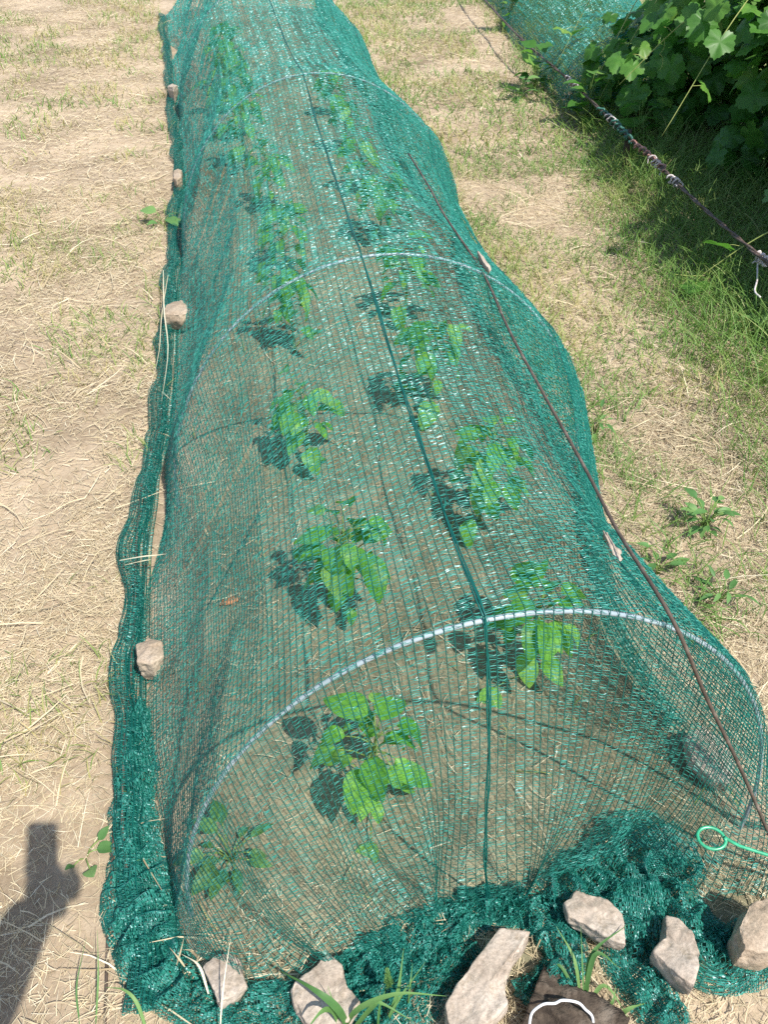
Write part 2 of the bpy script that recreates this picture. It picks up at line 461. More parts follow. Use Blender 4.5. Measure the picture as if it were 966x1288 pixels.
for i in range(NU):
    top = CAN[i, 0]
    bot = np.array([np.interp(fu[i], hs, hem[:, k]) for k in range(3)])
    t = np.linspace(0, 1, NVt)[:, None]
    pp = top * (1 - t) + bot * t
    d = np.linalg.norm(top - bot)
    pp[:, 1:2] -= .055 * d * np.sin(math.pi * t) - .0
    pp[:, 1:2] += (.010 * math.sin(i * .55) + .012 * math.sin(i * .23 + 1)) * t ** 1.5 * min(1, d / .3)
    pp[:, 0:1] += .012 * np.sin(t * 5 + i * .31) * t * min(1, d / .3)
    Pt[i] = pp
netpart('end_curtain', [weave(Pt, 4, .00115, .00085, 2, dens=1.0, pitch=.0045, twist=.65, mean=.1)])


# gathered cloth along the ground: crumpled sheets
def crumple(path, width, nlay, seed, amp=.024, pitch_u=.0048, rows=56, z0=.010, wl=.075, zup=1.0):
    out = []
    path = np.asarray(path, float)
    for l in range(nlay):
        sd = seed * 100 + l * 17
        pl = smooth_path(path, 300)
        ss = np.concatenate([[0], np.cumsum(np.linalg.norm(np.diff(pl, axis=0), axis=1))])
        n = int(ss[-1] / pitch_u) + 2
        s = np.linspace(0, ss[-1], n)
        C = np.stack([np.interp(s, ss, pl[:, k]) for k in range(3)], 1)
        T = np.gradient(C[:, :2], axis=0); T /= np.linalg.norm(T, axis=1)[:, None]
        Nn = np.stack([-T[:, 1], T[:, 0]], 1)
        W = np.interp(s, np.linspace(0, ss[-1], len(width)), width)
        W = W * (.8 + .4 * vnoise(s / .09, s * 0 + l, sd + 3))
        v = np.linspace(-1, 1, rows)
        S, Vv = np.meshgrid(s, v, indexing='ij')
        off = Vv * W[:, None] * .5
        nx = (fbm(S / wl, Vv * 1.6 + l * 9, sd, 2) - .44) * amp * 1.6
        ny = (fbm(S / wl + 40, Vv * 1.6 + l * 9, sd + 5, 2) - .44) * amp * 1.6
        nz = np.abs(fbm(S / (wl * .9) + 80, Vv * 1.5 + l * 9, sd + 9, 2) - .44) * amp * 3.6
        fold = (1 - np.abs(np.sin(S / wl * 4.2 + 4 * vnoise(S / .1, Vv * 1.2, sd + 7)))) * amp * 1.15
        G = np.zeros((n, rows, 3))
        G[:, :, 0] = C[:, None, 0] + Nn[:, None, 0] * off + nx
        G[:, :, 1] = C[:, None, 1] + Nn[:, None, 1] * off + ny
        prof = (1 - Vv ** 4)
        G[:, :, 2] = C[:, None, 2] + z0 + l * .008 * prof + (nz + fold) * (.3 + .7 * prof) * zup
        out.append(weave(G, 2, .0021, .0008, sd + 1, twist=.42, dens=1.0, pitch=.0036, slack=.2, mean=.1))
    return out


pz = lambda pts, z=0.0: [at(x, y, z) for x, y in pts]
gath = []
gath += crumple(pz([(176, 1150), (195, 1215), (255, 1262), (330, 1272), (410, 1262), (480, 1232), (530, 1190), (590, 1150), (660, 1140)]),
                [.10, .12, .085, .075, .08, .10, .09, .075, .07], 2, 1)
gath += crumple(pz([(430, 1300), (500, 1262), (560, 1225), (590, 1190)]), [.14, .12, .09, .07], 2, 2)
gath += crumple(pz([(420, 1232), (490, 1205), (550, 1168), (610, 1142)]), [.06, .09, .09, .07], 2, 7)
gath += crumple(pz([(600, 1150), (660, 1145), (700, 1175), (705, 1225), (655, 1262)]), [.06, .08, .10, .07, .05], 2, 3)
gath += crumple(pz([(690, 1150), (745, 1120), (790, 1080), (830, 1085), (862, 1120)]), [.10, .15, .17, .16, .08], 2, 4, amp=.03)
gath += crumple(pz([(790, 1110), (795, 1165), (800, 1215), (825, 1262), (850, 1300)]), [.14, .13, .12, .10, .07], 2, 5)
gath += crumple(pz([(850, 1130), (880, 1190), (900, 1215), (960, 1195), (1040, 1170)]), [.08, .13, .10, .08, .08], 2, 6)
netpart('gathered_hem', gath)

# left flap: outer rolled edge and the loose strip between edge and hoops
edge_x = lambda q: np.interp(q, edge_w[:, 1], edge_w[:, 0])
qf = [.60]
while qf[-1] < 10.2: qf.append(qf[-1] + .0052 + .0011 * max(0, qf[-1] - 1.2))
qf = np.array(qf)
pieces = []
# rolled edge: a flattened, crumpled roll
NUr = 24
R3 = np.zeros((NUr, len(qf), 3))
an = np.linspace(0, 1.6 * 2 * math.pi, NUr)
rw = .026 + .022 * fbm(qf * 3.1, qf * 0, 81, 2)
wob = (vnoise(qf * 5, qf * 0 + 4, 82) - .5) * .04 + (vnoise(qf * 17, qf * 0 + 9, 87) - .5) * .012
for i in range(NUr):
    rr = rw * (.55 + .45 * (i / NUr)) * (1 + .35 * (vnoise(qf * 9, qf * 0 + i * .35, 83) - .5))
    R3[i, :, 0] = edge_x(qf) + .030 + wob + rr * math.cos(an[i])
    R3[i, :, 1] = qf
    R3[i, :, 2] = .012 + gh(edge_x(qf) + .03, qf) + np.maximum(0, .016 + rr * .55 * math.sin(an[i]) + .010 * (vnoise(qf * 14, qf * 0 + i * .3, 84) - .5))
pieces.append(weave(R3, 3, .0016, .0009, 91, twist=.6, dens=.8, pitch=.0055, slack=.25))
# loose strip
NUs = 13
S3 = np.zeros((NUs, len(qf), 3))
bx = np.array([hoop_at(q)[0] - hoop_at(q)[1] for q in qf])
for i in range(NUs):
    t = i / (NUs - 1)
    S3[i, :, 0] = (edge_x(qf) + .025) * (1 - t) + (edge_x(qf) + .075) * t + (vnoise(qf * 4, qf * 0 + i * .9, 85) - .5) * .012
    S3[i, :, 1] = qf
    S3[i, :, 2] = .016 + gh(edge_x(qf) + .06, qf) + .028 * np.abs(fbm(qf * 4.5, qf * 0 + i * .22, 86, 2) - .35) * 2 * math.sin(math.pi * min(1, t * 1.05) * .9 + .2)
pieces.append(weave(S3, 3, .0018, .0012, 92, dens=1, pitch=.001))
# second heap of cloth towards the near corner
pieces += crumple(pz([(180, 900), (172, 980), (172, 1060), (178, 1130), (190, 1190)]), [.05, .075, .10, .12, .13], 2, 8, amp=.024)
# right foot of the cloth
for yy0, yy1, wd in ((1.0, 3.4, .05), (3.4, 10, .06)):
    qq = np.arange(yy0, yy1 + .01, .3)
    pth = [(hoop_at(q)[0] + hoop_at(q)[1] + .01 - .075 * float(np.interp(q, [.8, 1.1, 1.55, 1.85, 2.0, 2.3, 3.0, 3.6, 3.94, 4.4, 5.2, 6.3], [0, .6, .5, .12, 0, .2, .45, .3, 0, .3, .3, 0])) + .012 * math.sin(q * 3), q, 0) for q in qq]
    pieces += crumple(pth, [wd] * len(pth), 1, 9, amp=.016, rows=20, pitch_u=.008)
netpart('side_flap', pieces)

# ridge seam: a doubled band along the crown that goes on down the curtain
iu = int(NU * .475)
ridge = np.concatenate([CAN[iu, ::-1][:: 12], Pt[iu, ::6]])
SV = []
for k in range(-1, 2):
    o_ = np.array([k * .0018, 0, .0015 * (1 - abs(k) / 4)])
    w_ = (np.sin(np.arange(len(ridge)) * .8 + k * 2)[:, None]) * np.array([.0012, 0, .0006])
    SV.append(ridge + o_ + w_)
seam = weave(np.stack(SV), 1, .003, .0016, 95, dens=1, pitch=.001)
netpart('seam', [seam])

# ------------------------------------------------------------------ hoops, rods and the peg
hl = ['white tube hoop at the near end of the tunnel, at the curtain',
      'white tube hoop, second from the near end under the net',
      'white tube hoop, third from the near end under the net',
      'white tube hoop farthest in view at the top edge of the tunnel']
for i, (q, c, A, h) in enumerate(HOOPS[:4]):
    b = MB(); ang = np.linspace(math.pi * 1.0, 0, 60)
    pts = np.stack([A * np.cos(ang), .004 * np.sin(ang * 3), h * np.sin(ang)], 1)
    pts = np.vstack([[-A, 0, -.12], [-A, 0, -.05], pts, [A, 0, -.05], [A, 0, -.12]])
    b.add(*tube(pts, .0040, 10))
    o = b.build('support_hoop', M_hoop); o.location = (c, q, 0)
    tag(o, hl[i], 'hoop', 'hoops holding up the net')

rod_pts = []
for (px, py, z) in [(514, 200, .66), (540, 243, .665), (560, 280, .67)]: rod_pts.append(at(px, py, z))
rod_pts.append(onq(606, 350, 2.0))
rp2 = [(640, 425, .685), (680, 500, .675), (735, 600, .665), (775, 678, .665)]
for a in rp2: rod_pts.append(at(*a))
rod_pts.append(onq(842, 788, .748))
for a in [(888, 875, .725), (930, 962, .69), (968, 1050, .66), (990, 1105, .65)]: rod_pts.append(onq(*a))
rod_pts.append(rod_pts[-1] + np.array([.01, .0, -.12]))
for r_ in rod_pts[:9]: r_[2] += .018
b = MB(); b.add(*tube(smooth_path(rod_pts, 90), .0032, 8))
o = b.build('bent_rod', M_rod); tag(o, 'long thin brown rod bowed along the right shoulder of the net tunnel', 'rod')

b = MB()
er = [(edge_x(q) + .034 + .006 * math.sin(q * 5), q, float(gh(edge_x(q) + .03, q)) + .027 + .006 * math.sin(q * 7 + 1)) for q in np.arange(.86, 2.6, .08)]
b.add(*tube(smooth_path(er, 80), .0033, 8))
o = b.build('hem_rod', M_rod); tag(o, 'thin greyish brown rod lying along the rolled left edge of the net', 'rod')
b = MB()
er = [at(146, 1000, .03), at(141, 1080, .02), at(136, 1160, .012), at(133, 1240, .01), at(131, 1300, .008)]
b.add(*tube(smooth_path(er, 30), .0032, 8))
o = b.build('hem_rod', M_rod); tag(o, 'thin grey stick on the ground beside the near left corner of the net', 'rod')

b = MB()
pc = at(895, 1055, .20)
ex = at(966, 1068, .20) - pc; ex /= np.linalg.norm(ex); ey = np.array([-ex[1], ex[0], .25]); ey /= np.linalg.norm(ey)
ring = [pc + .024 * (math.cos(a) * ex + math.sin(a) * ey * .8) + np.array([0, 0, .004 * a / 6]) for a in np.linspace(.1, 2 * math.pi * 1.03, 30)]
ring += [pc + ex * d + np.array([0, 0, -.25 * d]) + ey * .004 for d in (.05, .09, .15, .24)]
b.add(*tube(smooth_path(ring, 90), .0032, 8))
o = b.build('ground_peg', M_peg); tag(o, 'green coated wire peg with a round eye at the near right corner', 'peg')

# ------------------------------------------------------------------ stones
def stone(outline, z, thick, label, mat, seed, tilt=(0, 0), dome=.0):
    """outline: pixel corners of the upper face, laid out on the level z"""
    r = random.Random(seed)
    pts = [Vector(at(x, y, z)) for x, y in outline]
    cen = sum(pts, Vector()) / len(pts)
    loc = [p - cen for p in pts]
    bm = bmesh.new()
    n = len(loc)
    top = [bm.verts.new((p.x, p.y, tilt[0] * p.x + tilt[1] * p.y + r.uniform(-.002, .002))) for p in loc]
    mid = [bm.verts.new((p.x * r.uniform(1.0, 1.05), p.y * r.uniform(1.0, 1.05), tilt[0] * p.x + tilt[1] * p.y - thick * r.uniform(.35, .6))) for p in loc]
    bot = [bm.verts.new((p.x * r.uniform(.82, .95), p.y * r.uniform(.82, .95), -thick * r.uniform(.9, 1.05))) for p in loc]
    ct = bm.verts.new((r.uniform(-.004, .004), r.uniform(-.004, .004), dome + .002))
    for i in range(n):
        j = (i + 1) % n
        bm.faces.new((top[i], top[j], ct)); bm.faces.new((top[j], top[i], mid[i], mid[j])); bm.faces.new((mid[j], mid[i], bot[i], bot[j]))
    bm.faces.new(bot[::-1])
    bmesh.ops.recalc_face_normals(bm, faces=bm.faces)
    bmesh.ops.bevel(bm, geom=[e for e in bm.edges if len(e.link_faces) == 2 and e.calc_face_angle(0) > .45], offset=.0035, segments=2, affect='EDGES', profile=.6)
    bmesh.ops.triangulate(bm, faces=bm.faces)
    for _ in range(3):
        bmesh.ops.subdivide_edges(bm, edges=[e for e in bm.edges if e.calc_length() > .006], cuts=1, use_grid_fill=True)
    bmesh.ops.triangulate(bm, faces=bm.faces)
    bm.normal_update()
    for v in bm.verts:
        q = v.co * 38 + Vector((seed * 3.1, seed, 0))
        v.co += v.normal * (mnoise.noise(q * .7) * .0040 + mnoise.noise(q * 1.7) * .0020 + mnoise.noise(q * 4) * .0014 + mnoise.noise(q * 9) * .0006 - max(0, mnoise.noise(q * 1.1 + Vector((9, 2, 5))) - .25) * .012)
    me = bpy.data.meshes.new('stone'); bm.to_mesh(me); bm.free()
    me.polygons.foreach_set('use_smooth', np.ones(len(me.polygons), bool))
    o = bpy.data.objects.new('stone', me); COL.objects.link(o); me.materials.append(mat)
    o.location = cen + Vector((0, 0, 0))
    tag(o, label, 'stone', 'stones weighing down the net')
    return o


stone([(252, 1212), (270, 1198), (287, 1196), (301, 1206), (310, 1240), (296, 1252), (273, 1264), (264, 1240)], .065, .05,
      'small flat pale stone on the gathered net at the near left corner', M_stone, 1, (.1, -.15))
stone([(364, 1240), (384, 1222), (412, 1199), (430, 1212), (438, 1240), (452, 1262), (440, 1285), (392, 1296), (372, 1268)], .075, .06,
      'squarish pale slab on the gathered net behind the grass blades', M_stone, 2, (.1, -.1))
stone([(560, 1262), (575, 1236), (628, 1166), (668, 1172), (650, 1200), (636, 1232), (640, 1262), (600, 1300), (566, 1302)], .085, .07,
      'largest long grey slab lying on the front hem of the net', M_stone, 3, (.05, -.05))
stone([(710, 1135), (728, 1114), (742, 1124), (757, 1124), (785, 1148), (788, 1190), (768, 1184), (750, 1172), (716, 1154)], .085, .045,
      'pale chipped flat stone on the hem, just right of the longest slab', M_stone, 4, (-.05, -.15))
stone([(840, 1147), (856, 1150), (872, 1170), (880, 1200), (872, 1246), (850, 1228), (822, 1196), (838, 1176)], .09, .06,
      'leaf shaped pale stone half sunk in the crumpled net', M_stone, 5, (.0, -.2))
stone([(945, 1134), (975, 1126), (1010, 1140), (1015, 1180), (975, 1196), (938, 1194), (930, 1165)], .12, .11,
      'thick blocky tan stone at the right edge of the near hem', M_stone2, 6, (.05, -.05), .004)
stone([(170, 808), (184, 797), (203, 805), (207, 826), (192, 838), (172, 834)], .085, .07,
      'rounded pinkish grey stone on the left edge, nearest along that edge', M_stone2, 7, (0, -.2), .01)
stone([(207, 379), (226, 370), (244, 380), (245, 395), (227, 402), (206, 399)], .085, .06,
      'smooth grey stone on the left edge beside the second hoop', M_stone2, 8, (0, -.2), .012)
stone([(217, 214), (222, 208), (228, 212), (228, 225), (222, 229), (218, 226)], .075, .06,
      'small stone on the left edge, third from the near end', M_stone2, 9, (0, -.1), .01)
stone([(211, 100), (220, 99), (223, 110), (218, 117), (211, 114)], .085, .07,
      'farthest small pale stone on the left edge near the top', M_stone, 10, (0, -.2), .01)
CANV = CAN.reshape(-1, 3); _d = CANV - np.array([0, 0, H])
_f = ray(483, 644); _r = cam2w(1, 0, 0); _u = np.cross(_r, _f)
_dep = _d @ _f; CPX = 483 + F * (_d @ _r) / _dep; CPY = 644 - F * (_d @ _u) / _dep


def on_net(px, py):          # the height of the cloth where it is first met
    k = np.hypot(CPX - px, CPY - py) < 4; z = CANV[k][np.argmin(_dep[k])]
    return float(z[2])


z_ = on_net(606, 328) + .018
stone([(601, 318), (607, 317), (619, 332), (616, 339), (607, 333)], z_, .016, 'pale flat chip on the right flank of the net by the rod, farther one', M_stone, 11, (-.9, 0))
z_ = on_net(771, 685) + .016
stone([(758, 668), (766, 666), (785, 697), (781, 704), (772, 702)], z_, .014, 'pale flat chip on the right flank of the net by the rod, nearer one', M_stone, 12, (-.9, 0))
stone([(862, 925), (885, 912), (908, 925), (925, 960), (918, 985), (895, 978), (870, 955)], .05, .045,
      'pale stone seen through the net inside the near right corner', M_stone, 13)

# brick bit and pale chip inside the tunnel
for (px, py, s, m, lab, nm, cat) in ((290, 759, .024, M_chip, 'small reddish brick fragment on the soil under the net', 'brick_fragment', 'brick'),
                            (640, 618, .020, M_stone, 'pale wood chip on the soil beside the right row plants', 'wood_chip', 'chip')):
    bm = bmesh.new(); bmesh.ops.create_icosphere(bm, subdivisions=2, radius=s)
    for v in bm.verts:
        v.co.x *= 1.25; v.co.y *= .55; v.co.z *= .4
        v.co += v.normal * mnoise.noise(v.co * 60) * s * .35
    me = bpy.data.meshes.new(nm); bm.to_mesh(me); bm.free(); me.materials.append(m)
    o = bpy.data.objects.new(nm, me); COL.objects.link(o); p_ = at(px, py); o.location = (p_[0], p_[1], float(gh(p_[0], p_[1])) + s * .25)
    o.rotation_euler.z = random.uniform(0, 1); tag(o, lab, cat)


# ------------------------------------------------------------------ leaves
def leaf(L, W, droop, fold, nseg=6, wav=.0):
    """a pointed oval blade along +x, tip hanging down; five verts across"""
    v = []; f = []
    for i in range(nseg + 1):
        t = i / nseg
        w = W * .5 * (math.sin(math.pi * min(1, t ** .72)) ** .85 if 0 < t < 1 else .02)
        a = droop * t
        x = L * (math.sin(a) / droop if droop > .05 else t) if droop > .05 else L * t
        z = -L * (1 - math.cos(a)) / droop if droop > .05 else 0
        for k in (-1, -.5, 0, .5, 1):
            v.append((x, k * w, z + abs(k) * w * fold + wav * W * math.sin(t * 9 + k * 2) * abs(k)))
    for i in range(nseg):
        for k in range(4):
            a = i * 5 + k; f.append([a, a + 1, a + 6, a + 5])
    return np.array(v), f


def rot(v, yaw, pitch, roll=0):
    m = Matrix.Rotation(yaw, 3, 'Z') @ Matrix.Rotation(-pitch, 3, 'Y') @ Matrix.Rotation(roll, 3, 'X')
    return v @ np.array(m).T


def veg_plant(seed, h=.27, nl=17, Ls=.085):
    r = random.Random(seed); st = MB(); fo = MB()
    top = np.array([r.uniform(-.02, .02), r.uniform(-.02, .02), h * .95])
    main = smooth_path([(0, 0, -.02), (r.uniform(-.012, .012), r.uniform(-.012, .012), h * .45), top], 12)
    st.add(*tube(main, np.linspace(.005, .0028, 12), 6))
    for k in range(nl):
        f = .38 + .62 * (k / (nl - 1)) ** .7 if k > 2 else .18 + .1 * k; b0 = main[min(11, int(f * 11))]
        yaw = k * 2.4 + r.uniform(-.5, .5)
        reach = r.uniform(.03, .085) * (1.25 - .55 * f); up = r.uniform(.005, .04)
        e = b0 + np.array([math.cos(yaw) * reach, math.sin(yaw) * reach, up])
        st.add(*tube(smooth_path([b0, (b0 + e) / 2 + np.array([0, 0, .010]), e], 5), .0016, 5))
        L = Ls * r.choice((.65, .9, 1.1, 1.2, 1.35)) * r.uniform(.92, 1.08)
        v, fc = leaf(L, L * r.uniform(.5, .68), r.uniform(.5, 1.7), r.uniform(.08, .42), 8, r.uniform(.02, .06))
        tw = r.uniform(-.25, .25); v[:, 1] += v[:, 0] ** 2 / L * tw
        v = rot(v, yaw + r.uniform(-.4, .4), r.uniform(-.5, .2), r.uniform(-.45, .45)) + e
        fo.add(v, fc, min(1, max(0, r.gauss(.5, .3))))
    return st, fo


protos = []
for s in range(6):
    st, fo = veg_plant(40 + s, .30 + .03 * (s % 2), 24 + 4 * (s % 3), .076 + .010 * (s % 2))
    protos.append((st, fo))
pm = {}
rows = []
ordn = ['nearest', 'second', 'third', 'fourth', 'fifth', 'sixth', 'seventh', 'eighth', 'ninth', 'tenth', 'eleventh']
for side, lst in (('left', Lx), ('right', Rx)):
    for i, (x, y) in enumerate(lst):
        k = (i * 5 + (side == 'right') * 3) % 6
        lab = ('nearest leafy vegetable plant of the %s row under the net' % side if i == 0 else
               'leafy vegetable plant under the net, %s from the near end in the %s row' % (ordn[i], side))
        e = empty('vegetable_plant', (x, y, float(gh(x, y))), random.uniform(0, 6.28))
        s_ = random.uniform(.95, 1.1) * (1.3 if (side == 'left' and i > 5) else 1.05); e.scale = (s_, s_, s_ * random.uniform(.95, 1.08))
        tag(e, lab, 'plant', 'vegetable plants in two rows under the net')
        if k not in pm:
            pm[k] = (protos[k][0].build('stem', M_stem, e), protos[k][1].build('foliage', M_leaf, e))
        else:
            for src in pm[k]:
                c_ = src.copy(); COL.objects.link(c_); c_.parent = e


# weeds
def weed(px, py, seed, n, L, lab, h=.10, mat=M_weed, wr=.45, name='weed'):
    p = at(px, py); e = empty(name, (p[0], p[1], float(gh(p[0], p[1]))), seed)
    r = random.Random(seed); st = MB(); fo = MB()
    for k in range(n):
        yaw = k * 2.4 + r.uniform(-.5, .5); hh = h * r.uniform(.2, 1)
        e0 = np.array([math.cos(yaw) * r.uniform(.02, .05), math.sin(yaw) * r.uniform(.02, .05), hh])
        st.add(*tube(smooth_path([(0, 0, -.01), e0 * np.array([.4, .4, .7]), e0], 5), .0014, 5))
        l = L * r.uniform(.6, 1.2); v, fc = leaf(l, l * wr * r.uniform(.8, 1.2), r.uniform(.3, 1.0), r.uniform(.1, .3), 6, .03)
        fo.add(rot(v, yaw, r.uniform(-.1, .7), r.uniform(-.4, .4)) + e0, fc, r.random())
    st.build('stem', M_stem, e); fo.build('foliage', mat, e)
    tag(e, lab, 'weed')
    return e


weed(292, 1085, 2, 12, .058, 'broad leaved weed inside the net at the near left corner', .09)
weed(885, 668, 3, 26, .052, 'bushy grey green weed on the dry strip right of the tunnel', .11)
weed(205, 282, 4, 5, .10, 'small broad leaved weed outside the left edge of the net', .08, wr=.6)
weed(108, 1080, 5, 4, .035, 'tiny two leaved seedling on the straw beside the shadow', .03, wr=.7)
weed(955, 425, 6, 7, .10, 'broad leaved green weed under the end of the wire', .08, wr=.55)
weed(826, 725, 7, 7, .06, 'small thistle like weed by the right foot of the net', .10, wr=.4)
weed(655, 128, 8, 10, .12, 'low leafy weed at the edge of the path below the wire', .14, wr=.6)


weed(672, 118, 11, 16, .13, 'tall leafy weed in front of the second net, beside the far wire', .34, M_vine, .75)
weed(735, 160, 12, 18, .14, 'leafy weed clump behind the pale knot of the wire', .36, M_vine, .75)
weed(800, 190, 13, 16, .13, 'leafy weed clump behind the wooden stake and green tie', .30, M_vine, .7)
weed(640, 40, 14, 16, .15, 'farthest leafy weed standing at the foot of the second net', .34, M_vine, .7)
weed(748, 545, 15, 12, .045, 'low narrow leaved weed in the grass right of the net near the rod', .08, wr=.3)
weed(905, 760, 16, 14, .05, 'small tangled weed in the straw right of the nearest hoop', .07, wr=.3)
weed(690, 470, 17, 12, .05, 'small weed at the right foot of the net below the second hoop', .10, wr=.35)


# broad grass plants over the front stones
def blade(path, w, seg=10):
    P_ = smooth_path(path, seg); T = np.gradient(P_, axis=0)
    up = np.array([0, 0, 1.]); v = []; f = []
    for i in range(seg):
        s = np.cross(T[i], up); s /= np.linalg.norm(s) + 1e-9
        t = i / (seg - 1); ww = w * (.55 + .45 * math.sin(math.pi * min(1, t * 1.3))) * (1 - t ** 3) + .0004
        nrm = np.cross(s, T[i]); nrm /= np.linalg.norm(nrm) + 1e-9
        v += [P_[i] - s * ww / 2 + nrm * ww * .12, P_[i], P_[i] + s * ww / 2 + nrm * ww * .12]
    for i in range(seg - 1):
        for k in range(2):
            a = i * 3 + k; f.append([a, a + 1, a + 4, a + 3])
    return np.array(v), f


def grass_plant(base, blades, lab, mat=M_weed, nm='grass_plant'):
    p = at(*base); p[2] = 0
    e = empty(nm, p); fo = MB()
    for bl, w in blades:
        pts = [at(*q) - p for q in bl]; fo.add(*blade(pts, w, 12), random.random())
    fo.build('blades', mat, e); tag(e, lab, 'grass')
    return e


grass_plant((430, 1300, .01), [([(440, 1300, .04), (425, 1270, .12), (395, 1245, .15), (352, 1221, .12)], .014),
                              ([(432, 1300, .04), (420, 1275, .10), (405, 1272, .13), (385, 1296, .12)], .012),
                              ([(430, 1300, .04), (450, 1270, .11), (500, 1250, .14), (562, 1253, .12)], .010),
                              ([(440, 1300, .03), (470, 1265, .09), (480, 1262, .09), (520, 1285, .07)], .009),
                              ([(430, 1300, .03), (422, 1270, .08), (412, 1240, .12)], .004)],
            'pale broad grass blades arching over the squarish slab and net')
g2 = grass_plant((475, 1310, .01), [([(475, 1300, .02), (478, 1265, .08), (488, 1238, .11)], .004),
                              ([(480, 1300, .02), (500, 1260, .07), (535, 1210, .08)], .005),
                              ([(485, 1290, .02), (500, 1250, .08), (508, 1192, .12)], .008),
                              ([(514, 1262, .04), (516, 1240, .08), (519, 1212, .09)], .003)],
            'green grass stalk with a fuzzy seed head left of the longest slab')
b = MB(); hp = at(488, 1230, .12) - np.array(g2.location)
for k in range(220):
    a = random.uniform(0, 6.28); t = random.random(); d = np.array([math.cos(a), math.sin(a), .8])
    p0 = hp + np.array([0, .018 * (t - .5), .022 * (t - .5)]) + d * .002
    b.add(*tube([p0, p0 + d * .006 * (1.2 - t)], [.0012, .0002], 4, False), random.random())
b.build('seed_head', M_weed, g2)
grass_plant((735, 1260, .0), [([(730, 1250, .02), (722, 1205, .07), (700, 1165, .08)], .006), ([(738, 1255, .02), (745, 1200, .08), (790, 1163, .10)], .008),
                              ([(735, 1255, .02), (750, 1200, .09), (780, 1218, .07)], .009), ([(725, 1250, .02), (705, 1215, .05), (688, 1222, .03)], .006),
                              ([(735, 1262, .02), (733, 1215, .09), (731, 1165, .11)], .003), ([(740, 1262, .02), (762, 1240, .04), (792, 1282, .03)], .007),
                              ([(770, 1288, .01), (790, 1270, .05), (812, 1262, .04)], .008), ([(750, 1280, .01), (770, 1262, .05), (775, 1240, .06)], .006)],
            'tuft of grass growing between the log and the chipped flat stone')
grass_plant((270, 1270, .02), [([(276, 1300, .05), (281, 1240, .10), (290, 1178, .13)], .0025), ([(262, 1250, .06), (250, 1215, .085), (228, 1200, .07)], .004),
                               ([(232, 1216, .06), (224, 1205, .075), (213, 1192, .07)], .003), ([(222, 1214, .06), (226, 1200, .08), (231, 1180, .085)], .003)],
            'dry straw stalks poking over the small flat corner stone', M_straw)
grass_plant((180, 1300, 0), [([(185, 1300, .02), (172, 1262, .06), (155, 1245, .07), (132, 1242, .05)], .006), ([(120, 1290, .01), (123, 1230, .06), (122, 1170, .08)], .003),
                             ([(100, 1290, .01), (96, 1240, .05), (108, 1180, .06)], .003)],
            'thin green grass blades at the lower left beside the net edge')
# dry stalks caught over the net
for pts, lab in (([(205, 340, .10), (206, 390, .11), (211, 440, .12), (203, 505, .10)], 'pair of dry stalks leaning over the left edge of the net'),
                 ([(150, 705, .06), (180, 700, .09), (200, 698, .09), (212, 696, .10)], 'single dry stalk lying across the rolled left edge')):
    p = at(*pts[0]); p[2] = 0; e = empty('dry_stalk', p); fo = MB()
    fo.add(*blade([at(*q) - p for q in pts], .0045, 12), .9)
    fo.add(*blade([at(q[0] + 6 - i * 9, q[1] + 6, q[2] * .8) - p for i, q in enumerate(pts)], .003, 12), .7)
    fo.build('stalks', M_straw, e); tag(e, lab, 'stalk')

# ------------------------------------------------------------------ log with white wire
p = at(712, 1278, .05)
b = MB(); pa = [at(668, 1258, .03) - p, at(715, 1285, .03) - p, at(775, 1325, .03) - p]
pp = smooth_path(pa, 26); T = np.gradient(pp, axis=0); v = []; f = []; sd = 44
for i in range(26):
    t_ = T[i] / np.linalg.norm(T[i]); s_ = np.cross(t_, [0, 0, 1]); s_ /= np.linalg.norm(s_)
    for k in range(sd):
        a = 2 * math.pi * k / sd
        rr = .05 * (1 + .28 * math.sin(a * 5 + 1) * .5 + .10 * mnoise.noise(Vector((a * 22, i * .5, 7))) + .38 * (mnoise.noise(Vector((a * 3.3, i * .12, 4))) + .6 * mnoise.noise(Vector((a * 9, i * .2, 1)))))
        v.append(pp[i] + rr * (math.cos(a) * s_ + math.sin(a) * np.array([0, 0, .75])))
for i in range(25):
    for k in range(sd):
        f.append([i * sd + k, i * sd + (k + 1) % sd, (i + 1) * sd + (k + 1) % sd, (i + 1) * sd + k])
c0 = len(v); v.append(pp[0]); v.append(pp[-1])
for k in range(sd):
    f.append([c0, (k + 1) % sd, k]); f.append([c0 + 1, 25 * sd + k, 25 * sd + (k + 1) % sd])
b.add(v, f); o = b.build('log', M_wood, None, False); o.location = p
tag(o, 'dark split weathered log at the bottom edge of the picture', 'log')
b = MB(); b.add(*tube(smooth_path([at(666, 1300, .072), at(667, 1283, .083), at(671, 1272, .088), at(684, 1263, .094), at(698, 1262, .093), at(708, 1258, .096), at(727, 1261, .093), at(737, 1270, .084), at(745, 1278, .075), at(747, 1292, .06)], 50), .0022, 8))
o = b.build('wire_loop', M_white); tag(o, 'loop of white wire lying on the dark log', 'wire')

